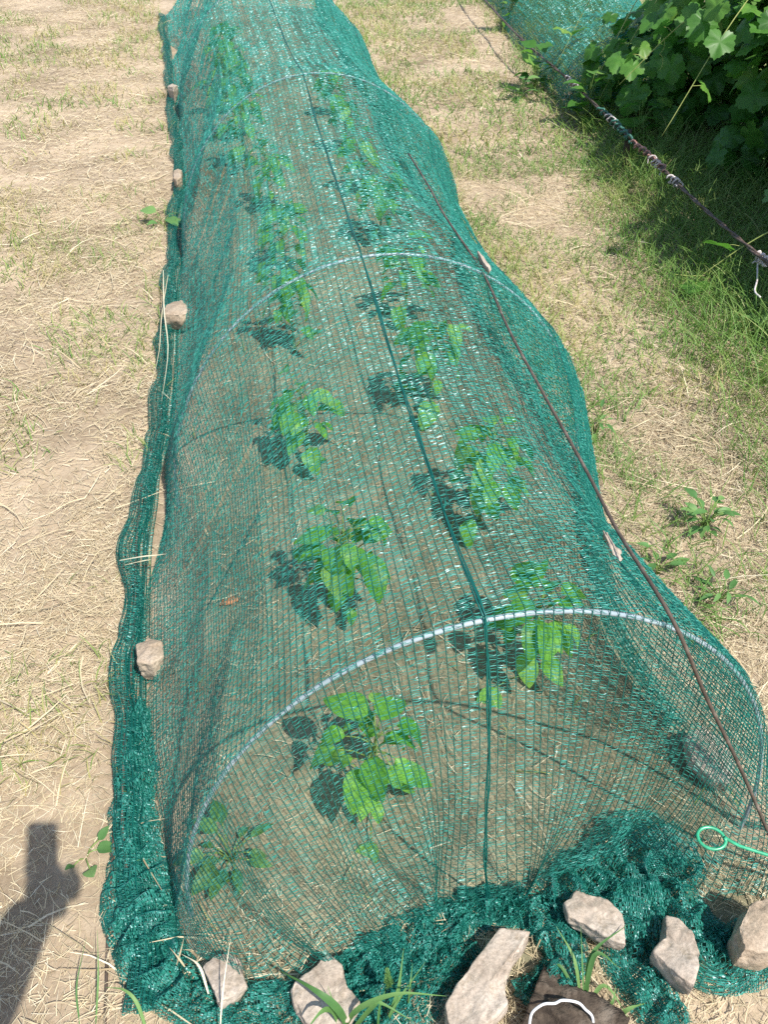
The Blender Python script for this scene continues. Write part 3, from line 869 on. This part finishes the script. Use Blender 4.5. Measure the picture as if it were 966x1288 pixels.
# ------------------------------------------------------------------ tied wire, stake
wz = .22
wp = smooth_path([at(x, y, wz + dz) for x, y, dz in [(560, -62, 0), (600, -12, 0), (655, 48, 0), (720, 104, -.01), (775, 157, -.015), (830, 208, -.012), (850, 229, -.01), (900, 275, 0), (966, 331, .01), (1060, 412, .03), (1180, 510, .06)]], 140)
we = empty('tied_wire', wp[-1]); wo = np.array(we.location)
b = MB()
n = len(wp); T = np.gradient(wp, axis=0); T /= np.linalg.norm(T, axis=1)[:, None]
for ph in (0, math.pi):
    a = np.arange(n) * .75 + ph; s_ = np.cross(T, [0, 0, 1.]); s_ /= np.linalg.norm(s_, axis=1)[:, None]; u_ = np.cross(s_, T)
    b.add(*tube(wp - wo + .0044 * (np.cos(a)[:, None] * s_ + np.sin(a)[:, None] * u_), .0056, 6))
b.build('strand', M_wire, we)


def coil(px0, py0, px1, py1, turns, rad, wr, mat, seed, tails=2):
    r = random.Random(seed); A_ = at(px0, py0, wz - .01) - wo; B_ = at(px1, py1, wz - .01) - wo
    d = (B_ - A_); L = np.linalg.norm(d); d = d / L; s_ = np.cross(d, [0, 0, 1.]); s_ /= np.linalg.norm(s_); u_ = np.cross(s_, d)
    b = MB(); m = int(turns * 10)
    pts = [A_ + d * L * (i / m) + (1.3 * rad * (1 + .35 * r.uniform(-1, 1))) * (math.cos(i * .63) * s_ + math.sin(i * .63) * u_) for i in range(m + 1)]
    b.add(*tube(smooth_path(pts, m * 3), wr * 1.25, 6))
    for k in range(tails):
        q = pts[r.randrange(len(pts))]; dirn = np.array([r.uniform(-1, 1), r.uniform(-1, 1), r.uniform(-.6, 1)])
        b.add(*tube(smooth_path([q, q + dirn * .012, q + dirn * .02 + np.array([0, 0, -.012])], 6), wr * .8, 5))
    b.build('tie', mat, we)


coil(714, 98, 727, 110, 4, .011, .0045, M_tie, 1, 3)
coil(755, 138, 782, 163, 6, .012, .005, M_tieg, 2, 2)
coil(764, 147, 778, 158, 3, .015, .003, M_tie, 3, 4)
coil(780, 162, 796, 178, 3, .012, .006, M_tieg, 7, 1)
coil(796, 178, 838, 214, 7, .010, .004, M_tier, 4, 5)
coil(820, 200, 834, 212, 3, .013, .003, M_tie, 5, 4)
coil(844, 224, 856, 233, 3, .014, .0035, M_tie, 6, 3)
coil(952, 320, 966, 331, 3, .012, .0045, M_tie, 8, 2)
b = MB(); q0 = at(955, 326, wz) - wo
b.add(*tube(smooth_path([q0, q0 + np.array([.004, 0, -.03]), at(953, 352, wz - .05) - wo, at(950, 366, wz - .06) - wo, at(957, 374, wz - .065) - wo], 24), .0038, 6))
b.build('hanging_tail', M_tie, we)
tag(we, 'dark twisted wire with pale knotted ties running past the vines', 'wire')
st_ = at(791, 168, wz - .01)
b = MB(); b.add(*tube(smooth_path([(st_[0] + .0, st_[1], wz + .01), (st_[0] + .006, st_[1] + .0, .1), (st_[0] - .004, st_[1], -.1)], 10), [.016, .018, .018, .019, .019, .02, .02, .02, .02, .02], 9))
o = b.build('wooden_stake', M_bark); tag(o, 'short dark stake standing under the tied wire in the grass', 'stake')

# ------------------------------------------------------------------ second net behind the vines
N2 = empty('shade_net', (2.9, 8, 0))
x0f = lambda y: 2.30 + .14 * (y - 5.9)
nu = 95; q2 = np.arange(6.0, 13.5, .0105); P2 = np.zeros((nu, len(q2), 3))
for j, y in enumerate(q2):
    hh = .47 + .05 * math.sin(y * 2.4)
    x, z = arc_ellipse(x0f(y) + .62, .62 + .03 * math.sin(y * 3.1), hh, nu); P2[:, j, 0] = x; P2[:, j, 1] = y; P2[:, j, 2] = z
U3, Q3 = np.meshgrid(np.arange(nu), q2, indexing='ij')
bb = (fbm(U3 * .12, Q3 * 3, 151, 3) - .44) * .09
P2[:, :, 2] = np.maximum(P2[:, :, 2] + bb * np.sin(np.linspace(0, math.pi, nu))[:, None], .004)
P2[:, :, 0] += bb * .5
# closing end
Pe = np.zeros((nu, 60, 3))
for i in range(nu):
    t = np.linspace(0, 1, 60)[:, None]; tp = P2[i, 0]; bo = np.array([tp[0], tp[1] - .45 * tp[2], .01]); Pe[i] = tp * (1 - t) + bo * t
V1 = weave(P2, 4, .0038, .0014, 201, dens=1, pitch=.001); V2 = weave(Pe, 3, .0036, .0012, 202, dens=1, pitch=.0095)
o = net_part('canopy', N2, [V1, V2]); o.matrix_parent_inverse = Matrix.Translation((-2.9, -8, 0))
tag(N2, 'second green net draped low behind the wire near the vines', 'net')


# ------------------------------------------------------------------ grapevines
def grape_outline():
    pts = []
    lob = [(0, .26), (12, .56), (22, .74), (30, .70), (38, .82), (47, .78), (56, .90), (64, .82), (72, .80), (80, .70), (87, .78), (95, .84), (103, .82), (112, .95), (120, .86), (128, .86),
           (136, .74), (143, .72), (150, .82), (158, .84), (166, .96), (173, .93), (180, 1.06)]
    for a, r in lob: pts.append((180 - a, r))
    right = [(math.radians(a), r) for a, r in pts]
    full = [(-a, r) for a, r in right[::-1] if a > 0] + right
    full = sorted(full)
    return [(r * math.cos(a), r * math.sin(a)) for a, r in full]


GO = grape_outline()


def grape_leaf(S, fold, droop, r):
    v = [(0.05, 0, 0)]; f = []
    ph = r.uniform(0, 6)
    for ring, s in ((1, .5), (2, 1.0)):
        for (x, y) in GO:
            X, Y = x * s + .0, y * s
            z = abs(Y) * fold - droop * (X * X + Y * Y) * .6 + .05 * math.sin(5 * math.atan2(Y, X) + ph) * s + .03 * r.uniform(-1, 1) * s
            v.append((X, Y, z))
    n = len(GO)
    for i in range(n - 1):
        f.append([0, 1 + i, 2 + i]); f.append([1 + i, 1 + n + i, 2 + n + i, 2 + i])
    return np.array(v) * S * .62, f


def vine(x, y, seed, lab, nsh=15, h=1.35, nleaf=14, low=1.0, ncan=430):
    r = random.Random(seed); e = empty('grapevine', (x, y, 0))
    tk = MB(); sh = MB(); fo = MB()
    tp = smooth_path([(0, 0, -.05), (r.uniform(-.06, .06), r.uniform(-.05, .05), .3), (r.uniform(-.05, .05), r.uniform(-.1, .1), .75), (0, .05, 1.0)], 14) * np.array([1, 1, low])
    tk.add(*tube(tp, np.linspace(.03, .02, 14) * np.array([1 + .2 * r.uniform(-1, 1) for _ in range(14)]), 9))
    arm = smooth_path([tp[-1] + np.array([0, -.55, .03]), tp[-1], tp[-1] + np.array([0, .55, .02])], 12)
    tk.add(*tube(arm, .014, 8))
    for k in range(nsh):
        b0 = arm[r.randrange(12)] if k % 3 else tp[r.randrange(3, 13)]
        out = -1 if r.random() < .68 else 1
        far = (k % 7 == 5); L = r.uniform(.45, 1.0) if not far else 1.15; dx = out * r.uniform(.15, .5) * L if not far else -r.uniform(.6, .85) * L; dy = r.uniform(-.5, .5) * L
        upz = r.uniform(.0, .5) * L; fall = r.uniform(-.75, -.05) * L
        pts = smooth_path([b0, b0 + np.array([dx * .4, dy * .4, upz * .8]), b0 + np.array([dx * .8, dy * .8, upz * .5 + fall * .4]), b0 + np.array([dx * 1.15, dy * 1.1, fall])], 24)
        pts[:, 2] = np.maximum(pts[:, 2], .06)
        sh.add(*tube(pts, np.linspace(.0045, .0018, 24), 6))
        for m in range(nleaf // (2 if far else 1)):
            tipf = m / (nleaf // (2 if far else 1)); q = pts[min(23, int(2 + 21 * tipf))]
            yaw = r.uniform(0, 6.28); pl = r.uniform(.04, .09)
            pe = q + np.array([math.cos(yaw) * pl, math.sin(yaw) * pl, r.uniform(-.02, .04)])
            sh.add(*tube([q, (q + pe) / 2 + np.array([0, 0, .008]), pe], .0013, 4, False))
            S = r.uniform(.11, .165) * (1.05 - .5 * max(0, tipf - .6))
            v, fc = grape_leaf(S, r.uniform(.05, .3), r.uniform(.15, .6), r)
            fo.add(rot(v, yaw + r.uniform(-.4, .4), r.uniform(-1.0, .35), r.uniform(-.5, .5)) + pe, fc, r.random() * .72 + (.3 if tipf > .85 else 0))
        if k % 4 == 0:
            q = pts[18]; cu = [q + np.array([.0 + .012 * math.sin(s * .9), -.01 * s * .3, -.012 * s + .012 * math.cos(s * .9)]) for s in range(12)]
            sh.add(*tube(smooth_path(cu, 30), .0012, 5))
    for k in range(ncan):                                   # the leafy mass round the arms
        d_ = np.array([r.gauss(0, 1), r.gauss(0, 1), r.gauss(0, .9)]); d_ /= np.linalg.norm(d_)
        rr = r.uniform(.55, 1.0) ** .6 * (1 + .22 * math.sin(d_[1] * 5 + seed) + .15 * math.sin(d_[2] * 7 + seed))
        q = np.array([-.08 + d_[0] * .56 * rr, d_[1] * .62 * rr, .80 * low + d_[2] * .66 * rr * low])
        if q[2] < .08: continue
        nrm = d_ * .55 + np.array([.1, -.25, .55]) + np.array([r.gauss(0, .35), r.gauss(0, .35), r.gauss(0, .3)]); nrm /= np.linalg.norm(nrm)
        tip = np.array([d_[0] * .5 + r.gauss(0, .4), d_[1] * .5 + r.gauss(0, .4), -.8]); tip -= nrm * tip.dot(nrm); tip /= np.linalg.norm(tip)
        M_ = np.stack([tip, np.cross(nrm, tip), nrm])
        v, fc = grape_leaf(r.uniform(.10, .17), r.uniform(-.1, .25), r.uniform(.1, .5), r)
        fo.add(v @ M_ + q, fc, min(1, max(0, r.gauss(.42, .25))))
    tk.build('trunk', M_bark, e); sh.build('shoot', M_shoot, e); fo.build('foliage', M_vine, e)
    tag(e, lab, 'vine', 'grapevines along the wire')
    return e


vine(2.85, 2.65, 301, 'leafy grapevine nearest the camera at the right edge', 15)
vine(3.05, 3.35, 302, 'grapevine with large lit lobed leaves at the upper right corner', 16)
vine(3.15, 4.4, 303, 'grapevine whose leaves hang over the dark shade by the wire', 16)
vine(3.3, 5.4, 304, 'grapevine with bright shoot tips in front of the second net', 15)
vine(3.95, 3.9, 305, 'grapevine added behind the row to block light, dark behind the lit leaves', 12)  # added behind the row to keep light off the ground under the vines
vine(4.15, 5.0, 306, 'grapevine added behind the row to block light, farthest from the camera', 12)  # second added vine, also there to block light behind the front row
vine(3.0, 5.75, 307, 'low young grapevine standing against the second net, left of the others', 8, nleaf=8, low=.45, ncan=190)

# ------------------------------------------------------------------ ground
def axis(lo, hi, step, far):
    core = np.arange(lo, hi + 1e-6, step); out = []; d = step
    x = hi
    while x < far: d *= 1.35; x += d; out.append(x)
    neg = []; d = step; x = lo
    while x > -far: d *= 1.35; x -= d; neg.append(x)
    return np.concatenate([neg[::-1], core, out])


gx = axis(-2.6, 4.6, .030, 400); gy = axis(-.5, 9.5, .03, 400)
X, Y = np.meshgrid(gx, gy, indexing='ij')
Z = gh(X, Y)
nx_, ny_ = len(gx), len(gy)
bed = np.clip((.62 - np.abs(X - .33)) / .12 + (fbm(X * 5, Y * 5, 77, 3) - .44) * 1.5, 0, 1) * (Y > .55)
I = (np.arange(nx_ - 1)[:, None] * ny_ + np.arange(ny_ - 1)[None, :]).ravel()
fq = np.stack([I, I + ny_, I + ny_ + 1, I + 1], 1).astype(np.int32)
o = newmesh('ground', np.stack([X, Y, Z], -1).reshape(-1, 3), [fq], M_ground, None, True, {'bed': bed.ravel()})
tag(o, kind='structure')


# ------------------------------------------------------------------ straw litter and grass
def ribbons(pos, yaw, L, W, lift, curve, rise, seg, seed, val, roll=None):
    """flat curved blades; rise = final height share (0 lying .. 1 standing)"""
    r = np.random.default_rng(seed); n = len(pos)
    t = np.linspace(0, 1, seg + 1)[None, :]
    el = (rise[:, None] * (1 - .75 * t * curve[:, None]))
    dx = np.cos(el); dz = np.sin(el)
    ds = L[:, None] / seg
    hx = np.cumsum(np.concatenate([np.zeros((n, 1)), dx[:, :-1] * ds], 1), 1); hz = np.cumsum(np.concatenate([np.zeros((n, 1)), dz[:, :-1] * ds], 1), 1)
    bend = (r.random(n) - .5)[:, None] * .9 * t
    cx = pos[:, 0:1] + hx * np.cos(yaw[:, None] + bend); cy = pos[:, 1:2] + hx * np.sin(yaw[:, None] + bend)
    cz = pos[:, 2:3] + lift[:, None] + hz
    w = W[:, None] * .5 * (1 - .75 * t ** 2)
    roll = (r.random(n) - .5) * 1.6 if roll is None else roll
    sx = -np.sin(yaw[:, None] + bend) * np.cos(roll)[:, None]; sy = np.cos(yaw[:, None] + bend) * np.cos(roll)[:, None]; sz = np.sin(roll)[:, None] + 0 * t
    A_ = np.stack([cx - sx * w, cy - sy * w, cz - sz * w], -1); B_ = np.stack([cx + sx * w, cy + sy * w, cz + sz * w], -1)
    V = np.stack([A_, B_], 2).reshape(-1, 3)
    base = (np.arange(n)[:, None] * (seg + 1) + np.arange(seg)[None, :]) * 2
    fq = np.stack([base, base + 2, base + 3, base + 1], -1).reshape(-1, 4).astype(np.int32)
    return V, fq, np.repeat(val, (seg + 1) * 2)


def join(parts, name, mat):
    V = []; Fq = []; A = []; o = 0
    for v, f, a in parts: V.append(v); Fq.append(f + o); A.append(a); o += len(v)
    return newmesh(name, np.concatenate(V), [np.concatenate(Fq)], mat, None, False, {'rnd': np.concatenate(A)})


xw = lambda y: 1.98 + .18 * (y - 3.5)           # ground line of the grassy verge


def scatter(n, x0, x1, y0, y1, dens, seed):
    r = np.random.default_rng(seed)
    x = r.uniform(x0, x1, n); y = r.uniform(y0, y1, n)
    k = r.random(n) < dens(x, y)
    x = x[k]; y = y[k]
    return np.stack([x, y, gh(x, y)], 1)


bl = lambda y: np.interp(y, edge_w[:, 1], edge_w[:, 0])
left_of = lambda x, y: x < bl(y) + .02
right_of = lambda x, y: x > .33 + .64
under = lambda x, y: (~left_of(x, y)) & (~right_of(x, y)) & (y > .7)
patch = lambda x, y, s, f, lo, hi: np.clip((fbm(x * f, y * f, s, 3) - lo) / (hi - lo), 0, 1)
parts = []
for (n, y0, y1, ws, sd) in ((150000, .3, 2.2, 1.0, 1), (240000, 2.2, 5.0, 1.25, 2), (150000, 5.0, 11.5, 1.9, 3)):
    d = lambda x, y: np.where(under(x, y), .07, (.30 + .70 * patch(x, y, 401, 2.6, .30, .52))) * np.where(x > xw(y) + .1, .3, 1)
    p = scatter(n, -2.8 if y0 > 2 else -1.3, 4.2 if y0 > 2 else 2.0, y0, y1, d, 500 + sd)
    m = len(p); r = np.random.default_rng(600 + sd)
    big = r.random(m) < .011
    L = np.where(big, r.uniform(.09, .2, m), r.uniform(.010, .055, m)) * (1 + .1 * (ws - 1)); W = np.where(big, r.uniform(.002, .0042, m), r.uniform(.0007, .0020, m)) * ws
    yaw = r.uniform(0, 2 * math.pi, m)
    parts.append(ribbons(p, yaw, L, W, r.uniform(.001, .014, m), np.ones(m), r.uniform(-.05, .38, m), 3, 700 + sd, np.clip(r.normal(.52, .24, m), 0, 1)))
o = join(parts, 'dry_straw', M_straw); tag(o, 'dry straw litter strewn over the ground', 'straw', kind='stuff')

parts = []


def gdens(x, y):
    verge = np.clip((x - (xw(y) - .42 + .25 * (fbm(x * 0 + y * 1.4, y * 0 + 3, 411, 2) - .35))) / .30, 0, 1)
    foot = np.clip(1 - np.abs(x - 1.08) / .22, 0, 1) * (y > 1.2) * .95 * patch(x, y, 416, 2.6, .28, .46)
    mid = patch(x, y, 412, 2.0, .34, .5) * .75 * (x > .95)
    lf = patch(x, y, 413, 3.1, .38, .54) * .50 * left_of(x, y)
    return np.where(under(x, y), .012, np.maximum.reduce([verge * .95, foot, mid, lf]))


for (n, y0, y1, ws, sd) in ((26000, .35, 2.2, 1.0, 1), (80000, 2.2, 5.0, 1.25, 2), (70000, 5.0, 11.5, 1.9, 3)):
    p = scatter(n, -2.8 if y0 > 2 else -1.3, 4.4 if y0 > 2 else 2.4, y0, y1, gdens, 800 + sd)
    # gather blades into tufts
    r = np.random.default_rng(900 + sd); m = len(p)
    cell = .07; cx_ = (np.floor(p[:, 0] / cell) + .5) * cell; cy_ = (np.floor(p[:, 1] / cell) + .5) * cell
    j = .55 * r.random(m); p[:, 0] += (cx_ - p[:, 0]) * j; p[:, 1] += (cy_ - p[:, 1]) * j; p[:, 2] = gh(p[:, 0], p[:, 1])
    vg = np.clip((p[:, 0] - (xw(p[:, 1]) - .35)) / .5, 0, 1)
    L = (r.uniform(.03, .085, m) * (1 + .3 * (ws - 1)) + vg * r.uniform(.04, .22, m)); W = r.uniform(.0018, .0042, m) * ws
    dry = patch(p[:, 0], p[:, 1], 415, 3.3, .35, .6)
    lft = (p[:, 0] < .2); foot_ = np.clip(1 - np.abs(p[:, 0] - 1.08) / .25, 0, 1); L = L * (1 + .7 * foot_)
    val = np.clip(r.normal(.42, .18, m) + .32 * lft * (r.random(m) < .75) - .12 * foot_ + .62 * (dry - .25) * (1 - .7 * vg) - .04 * vg, 0, 1)
    parts.append(ribbons(p, r.uniform(0, 2 * math.pi, m), L, W, np.full(m, -.004), r.uniform(.7, 1.5, m), r.uniform(.7, 1.45, m), 5, 950 + sd, val))
o = join(parts, 'grass', M_grass); tag(o, 'mixed green and drying grass on both sides of the tunnel', 'grass', kind='stuff')

# ------------------------------------------------------------------ the photographer (only the shadow falls in the picture)
pe = empty('person', (0, 0, 0), -math.asin(SN))
J = {}
def sk(name, joints, edges, mat, sub=2, parent=None):
    me = bpy.data.meshes.new(name); me.from_pydata([j[0] for j in joints], edges, [])
    ob = bpy.data.objects.new(name, me); COL.objects.link(ob)
    bpy.context.view_layer.objects.active = ob
    md = ob.modifiers.new('Skin', 'SKIN'); md.use_smooth_shade = True
    for i, j in enumerate(joints):
        sv = me.skin_vertices[0].data[i]; sv.radius = (j[1], j[1] * (j[2] if len(j) > 2 else 1)); sv.use_root = (i == 0)
    ms = ob.modifiers.new('Sub', 'SUBSURF'); ms.levels = sub; ms.render_levels = sub
    me.materials.append(mat)
    if parent: ob.parent = parent
    return ob


bx_, by_ = -.36, -.42       # pelvis above the feet, in camera aligned axes
body = [((bx_, by_, .92), .145, .8), ((bx_, by_, 1.12), .135, .75), ((bx_ - .005, by_ - .01, 1.32), .150, .72), ((bx_, by_, 1.44), .07, 1), ((bx_, by_ + .02, 1.52), .055, 1),
        ((bx_ - .16, by_ + .01, 1.39), .062), ((bx_ - .22, by_ + .0, 1.12), .045), ((bx_ - .19, by_ + .12, .90), .036), ((bx_ - .18, by_ + .17, .82), .03),
        ((bx_ + .16, by_ + .02, 1.40), .062), ((-.105, -.21, 1.385), .056), ((-.045, -.105, 1.482), .050), ((-.020, -.080, 1.508), .048),
        ((bx_ - .09, by_, .86), .10), ((bx_ - .10, by_ + .02, .48), .065), ((bx_ - .11, by_ - .02, .10), .045), ((bx_ - .12, by_ + .13, .035), .038, .8),
        ((bx_ + .09, by_, .86), .10), ((bx_ + .10, by_ + .02, .48), .065), ((bx_ + .11, by_ - .02, .10), .045), ((bx_ + .12, by_ + .13, .035), .038, .8)]
ed = [(0, 1), (1, 2), (2, 3), (3, 4), (2, 5), (5, 6), (6, 7), (7, 8), (2, 9), (9, 10), (10, 11), (11, 12), (0, 13), (13, 14), (14, 15), (15, 16), (0, 17), (17, 18), (18, 19), (19, 20)]
sk('body', body, ed, M_cloth, 2, pe)
hd = [((bx_, by_ + .03, 1.54), .055), ((bx_, by_ + .045, 1.60), .078, 1.05), ((bx_, by_ + .035, 1.68), .086, 1.1), ((bx_, by_ + .03, 1.74), .06)]
sk('head', hd, [(0, 1), (1, 2), (2, 3)], M_skin, 2, pe)
fb = MB()
fb.add(*tube([(bx_, by_ + .12, 1.655), (bx_, by_ + .148, 1.625), (bx_, by_ + .13, 1.615)], [.008, .014, .008], 8))
fb.build('nose', M_skin, pe)
for s in (-1, 1):
    fb = MB(); fb.add(*tube([(bx_ + s * .082, by_ + .03, 1.62), (bx_ + s * .092, by_ + .02, 1.65), (bx_ + s * .086, by_ + .02, 1.67)], [.01, .014, .008], 8)); fb.build('ear', M_skin, pe)
    fb = MB(); fb.add(*tube([(bx_ + s * .033, by_ + .108, 1.662), (bx_ + s * .033, by_ + .118, 1.662), (bx_ + s * .033, by_ + .124, 1.662)], [.012, .011, .004], 10)); fb.build('eye', M_white, pe)
fb = MB(); fb.add(*tube([(bx_ - .025, by_ + .112, 1.582), (bx_, by_ + .124, 1.58), (bx_ + .025, by_ + .112, 1.582)], [.004, .007, .004], 8)); fb.build('mouth', M_chip, pe)
bm = bmesh.new(); bmesh.ops.create_uvsphere(bm, u_segments=24, v_segments=14, radius=.098)
for v in bm.verts:
    if v.co.z < -.01: v.co.z *= .9
    if v.co.y > .03 and v.co.z < .03: v.co.y = .03
me = bpy.data.meshes.new('hair'); bm.to_mesh(me); bm.free(); me.materials.append(M_hair)
o = bpy.data.objects.new('hair', me); COL.objects.link(o); o.parent = pe; o.location = (bx_, by_ + .01, 1.69)
# right hand on the camera: palm, thumb and four fingers
hand = [((-.022, -.084, 1.508), .046), ((-.004, -.070, 1.526), .056, .95), ((.016, -.064, 1.530), .058, .95), ((.038, -.058, 1.528), .050, .95)]
sk('right_hand', hand, [(0, 1), (1, 2), (2, 3)], M_skin, 1, pe)
for k, (dz, L) in enumerate(((.004, .9), (-.010, 1.0), (-.024, .95), (-.036, .8))):
    fj = [((.030, -.060, 1.526 + dz), .012), ((.036, -.044, 1.522 + dz), .0115), ((.036, -.026 + .006 * L, 1.528 + dz), .010), ((.030, -.014, 1.536 + dz), .008)]
    sk('finger', fj, [(0, 1), (1, 2), (2, 3)], M_skin, 1, pe)
sk('thumb', [((-.02, -.056, 1.545), .012), ((-.034, -.045, 1.568), .011), ((-.026, -.038, 1.59), .009)], [(0, 1), (1, 2)], M_skin, 1, pe)
tag(pe, 'person in dark clothes behind the viewpoint, raising a camera in one hand', 'person')
# compact camera, upright, its lens front just behind the viewpoint
ce = empty('compact_camera', (0, 0, H)); ce.rotation_euler = (math.pi / 2 - TH, 0, -math.asin(SN))
def rbox(name, sx, sy, sz, loc, mat, parent, bev=.004):
    bm = bmesh.new(); bmesh.ops.create_cube(bm, size=1)
    for v in bm.verts: v.co = Vector((v.co.x * sx, v.co.y * sy, v.co.z * sz))
    bmesh.ops.bevel(bm, geom=list(bm.edges), offset=bev, segments=3, affect='EDGES')
    me = bpy.data.meshes.new(name); bm.to_mesh(me); bm.free(); me.materials.append(mat)
    o = bpy.data.objects.new(name, me); COL.objects.link(o); o.parent = parent; o.location = loc
    return o
rbox('camera_body', .060, .098, .022, (0, 0, .030), M_black, ce)
b = MB(); b.add(*tube([(0, 0, .020), (0, 0, .004)], [.021, .019], 24)); b.build('lens', M_black, ce)
tag(ce, 'small black compact camera held upright in the raised hand', 'camera')

# ------------------------------------------------------------------ camera, light, sky
cam = bpy.data.cameras.new('viewpoint'); co = bpy.data.objects.new('viewpoint', cam); COL.objects.link(co)
co.location = (0, 0, H); co.rotation_euler = (math.pi / 2 - TH, 0, -math.asin(SN))
cam.sensor_fit = 'VERTICAL'; cam.sensor_height = 24; cam.lens = 24 * F / 1288
cam.clip_start = .02; cam.clip_end = 1500
scn.camera = co
d = Vector(ray(60, 1058)).normalized()
sun = bpy.data.lights.new('sun', 'SUN'); sun.energy = 4.2; sun.angle = math.radians(.5); sun.color = (1, .95, .87)
so = bpy.data.objects.new('sun', sun); COL.objects.link(so); so.rotation_euler = d.to_track_quat('-Z', 'Y').to_euler(); so.location = (2, -3, 6)
w = bpy.data.worlds.new('World'); scn.world = w; w.use_nodes = True
nt = w.node_tree; nt.nodes.clear()
sky = nt.nodes.new('ShaderNodeTexSky'); sky.sky_type = 'NISHITA'; sky.sun_disc = False
sky.sun_elevation = math.asin(-d.z); sky.sun_rotation = math.atan2(-d.x, -d.y)
bg = nt.nodes.new('ShaderNodeBackground'); bg.inputs['Strength'].default_value = .13
out = nt.nodes.new('ShaderNodeOutputWorld'); nt.links.new(sky.outputs[0], bg.inputs[0]); nt.links.new(bg.outputs[0], out.inputs[0])
vs = scn.view_settings; vs.view_transform = 'Standard'; vs.look = 'None'; vs.gamma = 1; vs.exposure = 0.75; vs.use_curve_mapping = False
scn.cycles.max_bounces = 6; scn.cycles.diffuse_bounces = 3; scn.cycles.transmission_bounces = 4; scn.cycles.glossy_bounces = 2
scn.cycles.use_denoising = False
